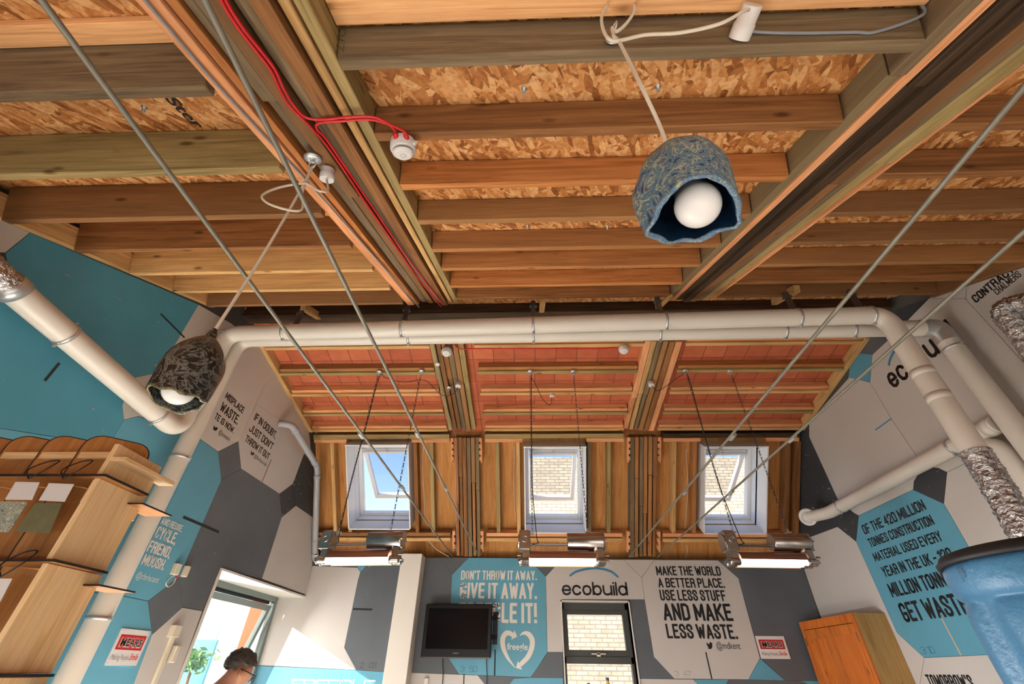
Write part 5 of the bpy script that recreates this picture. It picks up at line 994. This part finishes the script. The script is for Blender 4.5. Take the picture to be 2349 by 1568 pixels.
JF = Face(lambda u, v, off: P1.at(-.535-v, J_MID[0]-.045-off, .03+u)); letter(JF, jst, '270', (0, 0), (.085, 0), (0, .03), paint('green_crayon', '#3f5230', .8), t=.09, gap=.12, name='crayon_mark')
ost = [o for o in bpy.data.objects if o.name == 'ceiling'][0]; sx0, ss0 = P1.sx((388, 226), .165)
OF = Face(lambda u, v, off: P1.at(sx0+v-.02, ss0+u, .1695-off)); typed(OF, ost, 'Ster', (0, 0), (.16, 0), (0, .045), BLACKTXT, bold=.02, name='stencil')

# ------------------------------------------------------------------ display stand with sample sleeves (left foreground)
PINE = lambda ax: wood('pale_pine_board', '#d6aa74', '#e9c490', '#f0d3a6', axis=ax, knots=.45, stain=.15, rough=.55, grain=.6)
PLYW = lambda ax: wood('birch_ply_sheet', '#93602f', '#ad743c', '#be8850', axis=ax, knots=.0, stain=.25, rough=.55, grain=.5)
CHAR = paint('laser_cut_edge', '#1c130d', .7)
xs = -1.45
t = thing('display_stand', 'pine and plywood display stand with laser-cut shelves, lower left foreground', 'display stand', (-1.8, 1.5, -EYE))
MB().box((xs-.018, 1.388, .252), (xs, 1.60, .506)).build('side_panel', PINE(2), t, .002); MB().box((xs-.018, 1.388, -.02), (xs, 1.60, .245)).build('side_panel', PINE(2), t, .002); MB().box((xs-.018, 1.388, -EYE), (xs, 1.60, -.028)).build('side_panel', PINE(2), t, .002)
MB().box((-2.5, 1.388, -EYE), (-2.482, 1.60, .506)).build('side_panel', PINE(2), t)
for z in (.249, .509, -.024):
    sh = MB().box((-2.5, 1.372, z-.003), (xs+.03, 1.575, z+.003)).build('shelf', PLYW(0), t)
    MB().box((-2.5, 1.368, z-.0035), (xs+.03, 1.372, z+.0035)).box((xs+.03, 1.368, z-.0035), (xs+.033, 1.575, z+.0035)).build('charred_edge', CHAR, sh)
    tb = MB().box((xs-.05, 1.545, z-.043), (xs+.055, 1.70, z-.039)).build('shelf_tongue', PLYW(1), t)
    MB().box((xs+.055, 1.545, z-.0435), (xs+.058, 1.70, z-.0385)).box((xs-.05, 1.542, z-.0435), (xs+.055, 1.545, z-.0385)).build('charred_edge', CHAR, tb)
ua, ub = onX((276, 1017), xs-.02), onX((374, 1070), xs-.02)
MB().box((xs-.04, ua.y, .43), (xs-.022, ub.y, ua.z)).build('upper_panel', PINE(2), t, .002)
r0_, r1_ = onX((270, 1051), xs), onX((389, 1099), xs)
MB().box((xs-.03, r0_.y, r0_.z-.008), (xs+.03, r1_.y, r0_.z+.008)).build('top_ledge', PINE(1), t, .002)
rz_ = onY((220, 1043), 1.44); MB().box((-2.5, 1.44, rz_.z-.012), (xs-.03, 1.455, rz_.z+.012)).build('top_rail', PINE(0), t)
for z0, z1_ in ((.513, .695), (.255, .503), (-.018, .243), (-.30, -.03)):
    for k in range(5):
        cx = xs-.115-.146*k; a = R(40); ux, uy = math.cos(a), math.sin(a); cy_ = 1.50
        if z1_ < .55: pl_ = [(-.10, z0), (.10, z0), (.10, z1_), (-.10, z1_)]
        else: pl_ = [(-.10, z0)]+[(.10, z0)]+[(.10-.05+.05*math.cos(q), z1_-.05+.05*math.sin(q)) for q in [math.pi/2*i/5 for i in range(6)]]+[(-.10+.05-.05*math.sin(q), z1_-.05+.05*math.cos(q)) for q in [math.pi/2*i/5 for i in range(6)]]
        f = lambda w_, z: Vector((cx+ux*w_, cy_+uy*w_, z)); n_ = Vector((-uy, ux, 0))
        lv = MB().prism([f(*p) for p in pl_], n_*.004).build('leaning_panel', PLYW(2), t)
        e_ = MB(); c_ = [f(*p)+n_*.002 for p in pl_]; e_.tube([c_[0]]+c_[::-1][:-1] if z1_ > .55 else [c_[0], c_[3]], .0028, 6, smooth=False); e_.build('charred_edge', CHAR, lv)
CLEAR = glass('clear_sleeve')
def speck(name, a, b_): return marbled(name, [(.42, lin(a)), (.5, lin(b_)), (.56, lin(a)), (.62, lin(b_))], 60, .4)
c = crop(0, 950, 2.537)
for lab, card, sample, sleeve, mat in (('clear sleeve holding a white card above an olive sheet, beside the pine side board', ((285, 400), (430, 405), (375, 508), (225, 500)), ((205, 515), (362, 515), (285, 690), (85, 680)), ((318, 340), (462, 340), (268, 700), (76, 690)), paint('olive_sheet', '#6d6a4c', .5, var=.15, scale=30)),
                                       ('clear sleeve holding a white card above a speckled green sheet, second from the side board', ((90, 392), (230, 395), (185, 497), (28, 495)), ((5, 505), (160, 510), (50, 685), (-100, 680)), ((118, 340), (262, 340), (62, 695), (-110, 690)), speck('speckled_sheet', '#c9c6b4', '#4a5f55')),
                                       ('clear sleeve with a white card on the lower shelf of the display stand', ((-75, 955), (70, 955), (0, 1090), (-150, 1090)), ((-160, 1100), (-10, 1100), (-120, 1300), (-280, 1300)), ((45-90, 900), (110, 900), (-110, 1310), (-290, 1310)), speck('speckled_pale_sheet', '#b9b09c', '#5b6a64'))):
    y = 1.355; Q = lambda ps, yy: [onY(c(*p), yy) for p in ps]; s4 = Q(sleeve, y-.002)
    t = thing('sample_sleeve', lab, 'sample sleeve', (s4[0]+s4[1])/2, 'hanging sample sleeves')
    MB().prism(Q(card, y), (0, .0015, 0)).build('card', WPLAST, t); MB().prism(Q(sample, y), (0, .003, 0)).build('sample_sheet', mat, t); MB().prism(s4, (0, .0005, 0)).build('sleeve', CLEAR, t)
    tp = (s4[0]+s4[1])/2; MB().tube(spline([tp+Vector((0, .0, -.02)), tp+Vector((-.028, .004, .012)), tp+Vector((-.012, .03, .05)), tp+Vector((.03, .03, .055)), tp+Vector((.035, .006, .018)), tp+Vector((0, 0, -.02))], 6), .0022, 6).build('cord_loop', BCABLE, t)

# ------------------------------------------------------------------ wardrobe and blue barrel (right)
cx0, cx1, cy0, cy1, cz = 3.03, XR-.002, 4.80, 5.79, .468
ORP = lambda ax: wood('orange_stained_pine', '#a04f1c', '#c36a28', '#d07c36', axis=ax, knots=.7, stain=.3, rough=.45, grain=.5); PNS = lambda ax: wood('knotty_pine_side', '#96703f', '#b08a52', '#bd9a62', axis=ax, knots=.85, stain=.2, rough=.5, grain=.5)
t = thing('wardrobe', 'knotty pine wardrobe with orange-stained doors against the right wall', 'wardrobe', ((cx0+cx1)/2, (cy0+cy1)/2, -EYE))
MB().box((cx0, cy0, -EYE), (cx1, cy0+.02, cz)).build('side_panel', PNS(2), t, .002); MB().box((cx0, cy1-.02, -EYE), (cx1, cy1, cz)).build('side_panel', PNS(2), t, .002)
MB().box((cx0+.01, cy0+.02, cz-.02), (cx1, cy1-.02, cz-.002)).build('top_panel', PNS(1), t); MB().box((cx1-.012, cy0+.02, -EYE), (cx1-.001, cy1-.02, cz-.02)).build('back_panel', PNS(2), t)
b = MB().box((cx0-.018, cy0, cz-.075), (cx0, cy1, cz)).box((cx0-.018, cy0, -EYE), (cx0, cy0+.045, cz-.075)).box((cx0-.018, cy1-.045, -EYE), (cx0, cy1, cz-.075)).box((cx0-.018, cy0+.045, -EYE), (cx0, cy1-.045, -EYE+.1)); b.build('face_frame', ORP(2), t, .002)
ym = (cy0+cy1)/2
for ya, yb, hy in ((cy0+.048, ym-.002, cy0+.046), (ym+.002, cy1-.048, cy1-.046)):
    d = MB().box((cx0-.016, ya+.055, -EYE+.19), (cx0-.004, yb-.055, cz-.16)).build('door', ORP(2), t)
    MB().box((cx0-.022, ya, -EYE+.105), (cx0-.002, ya+.06, cz-.08)).box((cx0-.022, yb-.06, -EYE+.105), (cx0-.002, yb, cz-.08)).box((cx0-.022, ya+.06, cz-.165), (cx0-.002, yb-.06, cz-.08)).box((cx0-.022, ya+.06, -EYE+.105), (cx0-.002, yb-.06, -EYE+.2)).build('door_frame', ORP(2), d, .002)
    MB().box((cx0-.025, hy-.006, cz-.22), (cx0-.018, hy+.006, cz-.15)).build('hinge', CHROME, d)
bc = ray(2412, 1277)*1.28; zt = bc.z; RB2 = .265
BLUEB = paint('blue_moulded_plastic', '#3f7397', .4, var=.10, scale=5, bump=.22)
t = thing('barrel', 'tall blue moulded barrel with a black lid, lower right foreground', 'barrel', (bc.x, bc.y, -EYE))
n = 96; prof = [(0, RB2*.985, 0), (-.02, RB2, 0), (-.055, RB2*1.01, 0), (-.088, RB2*1.0, 0), (-.100, RB2*.955, 0), (-.106, RB2*.93, .1), (-.114, RB2*.95, .6), (-.135, RB2*1.0, 1), (-.35, RB2*.98, 1), (-.60, RB2*.93, 1), (-.9, RB2*.92, 1), (-1.2, RB2*.91, 1), (-EYE-zt+.05, RB2*.9, .6), (-EYE-zt+.002, RB2*.87, 0)]
vs = []; fs = []
for dz, r, rib in prof:
    for k in range(n):
        a = 2*math.pi*k/n; q = abs(math.sin(a*4+.5)); rr = r*(1-rib*.10*(1/(1+math.exp(-(.55-q)*14)))) ; vs.append((bc.x+rr*math.cos(a), bc.y+rr*math.sin(a), zt+dz))
fs = [(i*n+k, i*n+(k+1) % n, (i+1)*n+(k+1) % n, (i+1)*n+k) for i in range(len(prof)-1) for k in range(n)]; fs += [tuple(range(n)), tuple(range((len(prof)-1)*n, len(prof)*n))]
o = MB().add(vs, fs, True).build('body', BLUEB, t); sb = o.modifiers.new('smooth', 'SUBSURF'); sb.levels = 1; sb.render_levels = 1
MB().lathe((bc.x, bc.y, zt-.012), (0, 0, 1), [(0, RB2*1.0), (.001, RB2*1.022), (.012, RB2*1.026), (.02, RB2*.99), (.03, RB2*.97), (.036, RB2*.9)], 64).build('lid', paint('black_rubber', '#15161a', .6), t)
CYL = Face(lambda u, v, off: Vector((bc.x+(RB2+off)*math.cos(u), bc.y+(RB2+off)*math.sin(u), zt+v)))
a0 = math.atan2(-bc.y, -bc.x)
FB = Face(lambda u, v, off: CYL.P(a0-.78-v/RB2, -.022-u, off+.001)); letter(FB, t, '657', (0, 0), (.03, 0), (0, .011), BLACKTXT, t=.1, gap=.15, name='marker_writing'); letter(FB, t, '49-17', (.0, .017), (.04, .017), (0, .026), BLACKTXT, t=.1, gap=.15, name='marker_writing')

# ------------------------------------------------------------------ person by the left window
from mathutils import noise as mnoise
hp = onY((549, 1538), 3.75); TH = R(-44)
Rz = Matrix.Rotation(TH, 3, 'Z'); HEAD = Vector((0, .15, 1.60)); base = Vector((hp.x, hp.y, 0))-Rz@Vector((0, .17, 0)); base.z = -EYE-.02
person = thing('person', 'person with short dark hair, glasses and striped top, bowing the head by the left window', 'person', base)
def skin(name, verts, edges, radii, mat, sub=2, flat=None):
    me = bpy.data.meshes.new(name); me.from_pydata([Rz@Vector(v) for v in verts], edges, []); o = bpy.data.objects.new(name, me); C.objects.link(o); o.parent = person
    o.modifiers.new('skin', 'SKIN').use_smooth_shade = True
    for i, r in enumerate(radii):
        d = me.skin_vertices[0].data[i]; d.radius = r if isinstance(r, tuple) else (r, r); d.use_root = (i == 0)
    sb = o.modifiers.new('subdivision', 'SUBSURF'); sb.levels = sub; sb.render_levels = sub
    me.materials.append(mat); o['org'] = tuple(base); return o
SKINM = paint('skin', '#b98368', .5, var=.06, scale=12)
V = [(0, 0, .96), (0, .0, 1.14), (0, .02, 1.32), (0, .03, 1.43), (0, .08, 1.50), (0, .125, 1.535), (0, .17, 1.575), (0, .175, 1.63), (0, .165, 1.665), (0, .235, 1.53)]
Ed = [(0, 1), (1, 2), (2, 3), (3, 4), (4, 5), (5, 6), (6, 7), (7, 8), (6, 9)]; Rd = [.14, .13, .15, .12, .058, .058, .078, .082, .055, .04]
for sx in (-1, 1):
    b0 = len(V); V += [(sx*.17, .03, 1.41), (sx*.24, .06, 1.13), (sx*.20, .26, 1.03), (sx*.19, .32, 1.01), (sx*.19, .36, .995)]; Ed += [(3, b0), (b0, b0+1), (b0+1, b0+2), (b0+2, b0+3), (b0+3, b0+4)]; Rd += [.062, .045, .032, .036, .032]
    for k in range(4):
        f0 = len(V); dx = (k-1.5)*.02; ln = (.06, .068, .064, .05)[k]; V += [(sx*.19+dx, .385, .992), (sx*.19+dx*1.1, .385+ln*.5, .98), (sx*.19+dx*1.1, .385+ln*.8, .955)]; Ed += [(b0+4, f0), (f0, f0+1), (f0+1, f0+2)]; Rd += [.0095, .009, .008]
    f0 = len(V); V += [(sx*(.19-.03), .335, 1.0), (sx*(.19-.052), .37, .985), (sx*(.19-.05), .395, .97)]; Ed += [(b0+3, f0), (f0, f0+1), (f0+1, f0+2)]; Rd += [.012, .010, .009]
    l0 = len(V); V += [(sx*.09, .0, .88), (sx*.10, .03, .50), (sx*.10, -.01, .09), (sx*.11, .13, .035)]; Ed += [(0, l0), (l0, l0+1), (l0+1, l0+2), (l0+2, l0+3)]; Rd += [.095, .062, .042, .036]
    e0 = len(V); V += [(sx*.080, .155, 1.585), (sx*.098, .142, 1.60)]; Ed += [(6, e0), (e0, e0+1)]; Rd += [(.014, .024), (.011, .030)]
skin('body', V, Ed, Rd, SKINM)
stripe = bpy.data.materials.new('striped_jersey'); stripe.use_nodes = True; n_, l_ = stripe.node_tree.nodes, stripe.node_tree.links
wv_ = n_.new('ShaderNodeTexWave'); wv_.bands_direction = 'Z'; wv_.inputs['Scale'].default_value = 11; wv_.inputs['Distortion'].default_value = .3; tcx = n_.new('ShaderNodeTexCoord'); rr_ = ramp(n_, [(.45, lin('#d5d3cf')), (.55, lin('#4a4c58'))])
l_.new(tcx.outputs['Object'], wv_.inputs['Vector']); l_.new(wv_.outputs[0], rr_.inputs[0]); l_.new(rr_.outputs[0], n_['Principled BSDF'].inputs['Base Color'])
SV = [(0, 0, .92), (0, .0, 1.14), (0, .02, 1.32), (0, .03, 1.43), (0, .07, 1.505)]; SE = [(0, 1), (1, 2), (2, 3), (3, 4)]; SR = [.165, .15, .168, .14, .078]
for sx in (-1, 1): k = len(SV); SV += [(sx*.17, .03, 1.415), (sx*.24, .06, 1.14), (sx*.205, .22, 1.045)]; SE += [(3, k), (k, k+1), (k+1, k+2)]; SR += [.078, .06, .046]
skin('striped_top', SV, SE, SR, stripe)
TV_ = [(0, 0, .95)]; TE = []; TR_ = [.16]
for sx in (-1, 1): k = len(TV_); TV_ += [(sx*.09, .0, .86), (sx*.10, .03, .50), (sx*.10, -.01, .10)]; TE += [(0, k), (k, k+1), (k+1, k+2)]; TR_ += [.112, .082, .07]
skin('trousers', TV_, TE, TR_, paint('dark_denim', '#2b3242', .8))
for sx in (-1, 1): skin('shoe', [(sx*.10, -.04, .05), (sx*.105, .08, .04), (sx*.11, .17, .035)], [(0, 1), (1, 2)], [.05, .046, .034], paint('shoe_leather', '#2a211c', .5))
bm = bmesh.new(); bmesh.ops.create_icosphere(bm, subdivisions=4, radius=1)
for v in bm.verts:
    p = v.co.copy(); nz = mnoise.noise(p*5)*.09+mnoise.noise(p*13)*.08; q = Vector((p.x*.088, p.y*.108, p.z*.098))*(1+nz); v.co = q
dl = [v for v in bm.verts if v.co.y > .045 and v.co.z < .035 or v.co.z < -.055 or (abs(v.co.x) > .06 and v.co.z < -.01 and v.co.y > -.02)]
bmesh.ops.delete(bm, geom=dl, context='VERTS'); me = bpy.data.meshes.new('hair'); tilt = Matrix.Rotation(R(-24), 3, 'X'); bm.transform((Rz@tilt).to_4x4()); bm.to_mesh(me); bm.free()
for p in me.polygons: p.use_smooth = True
hair = bpy.data.objects.new('hair', me); C.objects.link(hair); hair.parent = person; hair.location = Rz@Vector((0, .165, 1.635)); me.materials.append(marbled('greying_dark_hair', [(.35, lin('#14110f')), (.5, lin('#2d2621')), (.62, lin('#57504a')), (.75, lin('#1d1815'))], 45, .6)); hair['org'] = tuple(base)
sd = hair.modifiers.new('thickness', 'SOLIDIFY'); sd.thickness = .012
G_ = MB(); gl = lambda x, y, z: base+Rz@Vector((x, y, z))
for sx in (-1, 1):
    G_.tube([gl(sx*.092, .15, 1.612), gl(sx*.08, .225, 1.588), gl(sx*.066, .262, 1.575)], .003, 6); G_.ring(gl(sx*.033, .268, 1.562), Rz@Vector((0, 1, -.4)), .024, .003, 18)
G_.tube([gl(-.012, .272, 1.568), gl(.012, .272, 1.568)], .003, 6); G_.build('glasses', BLACKP, person)
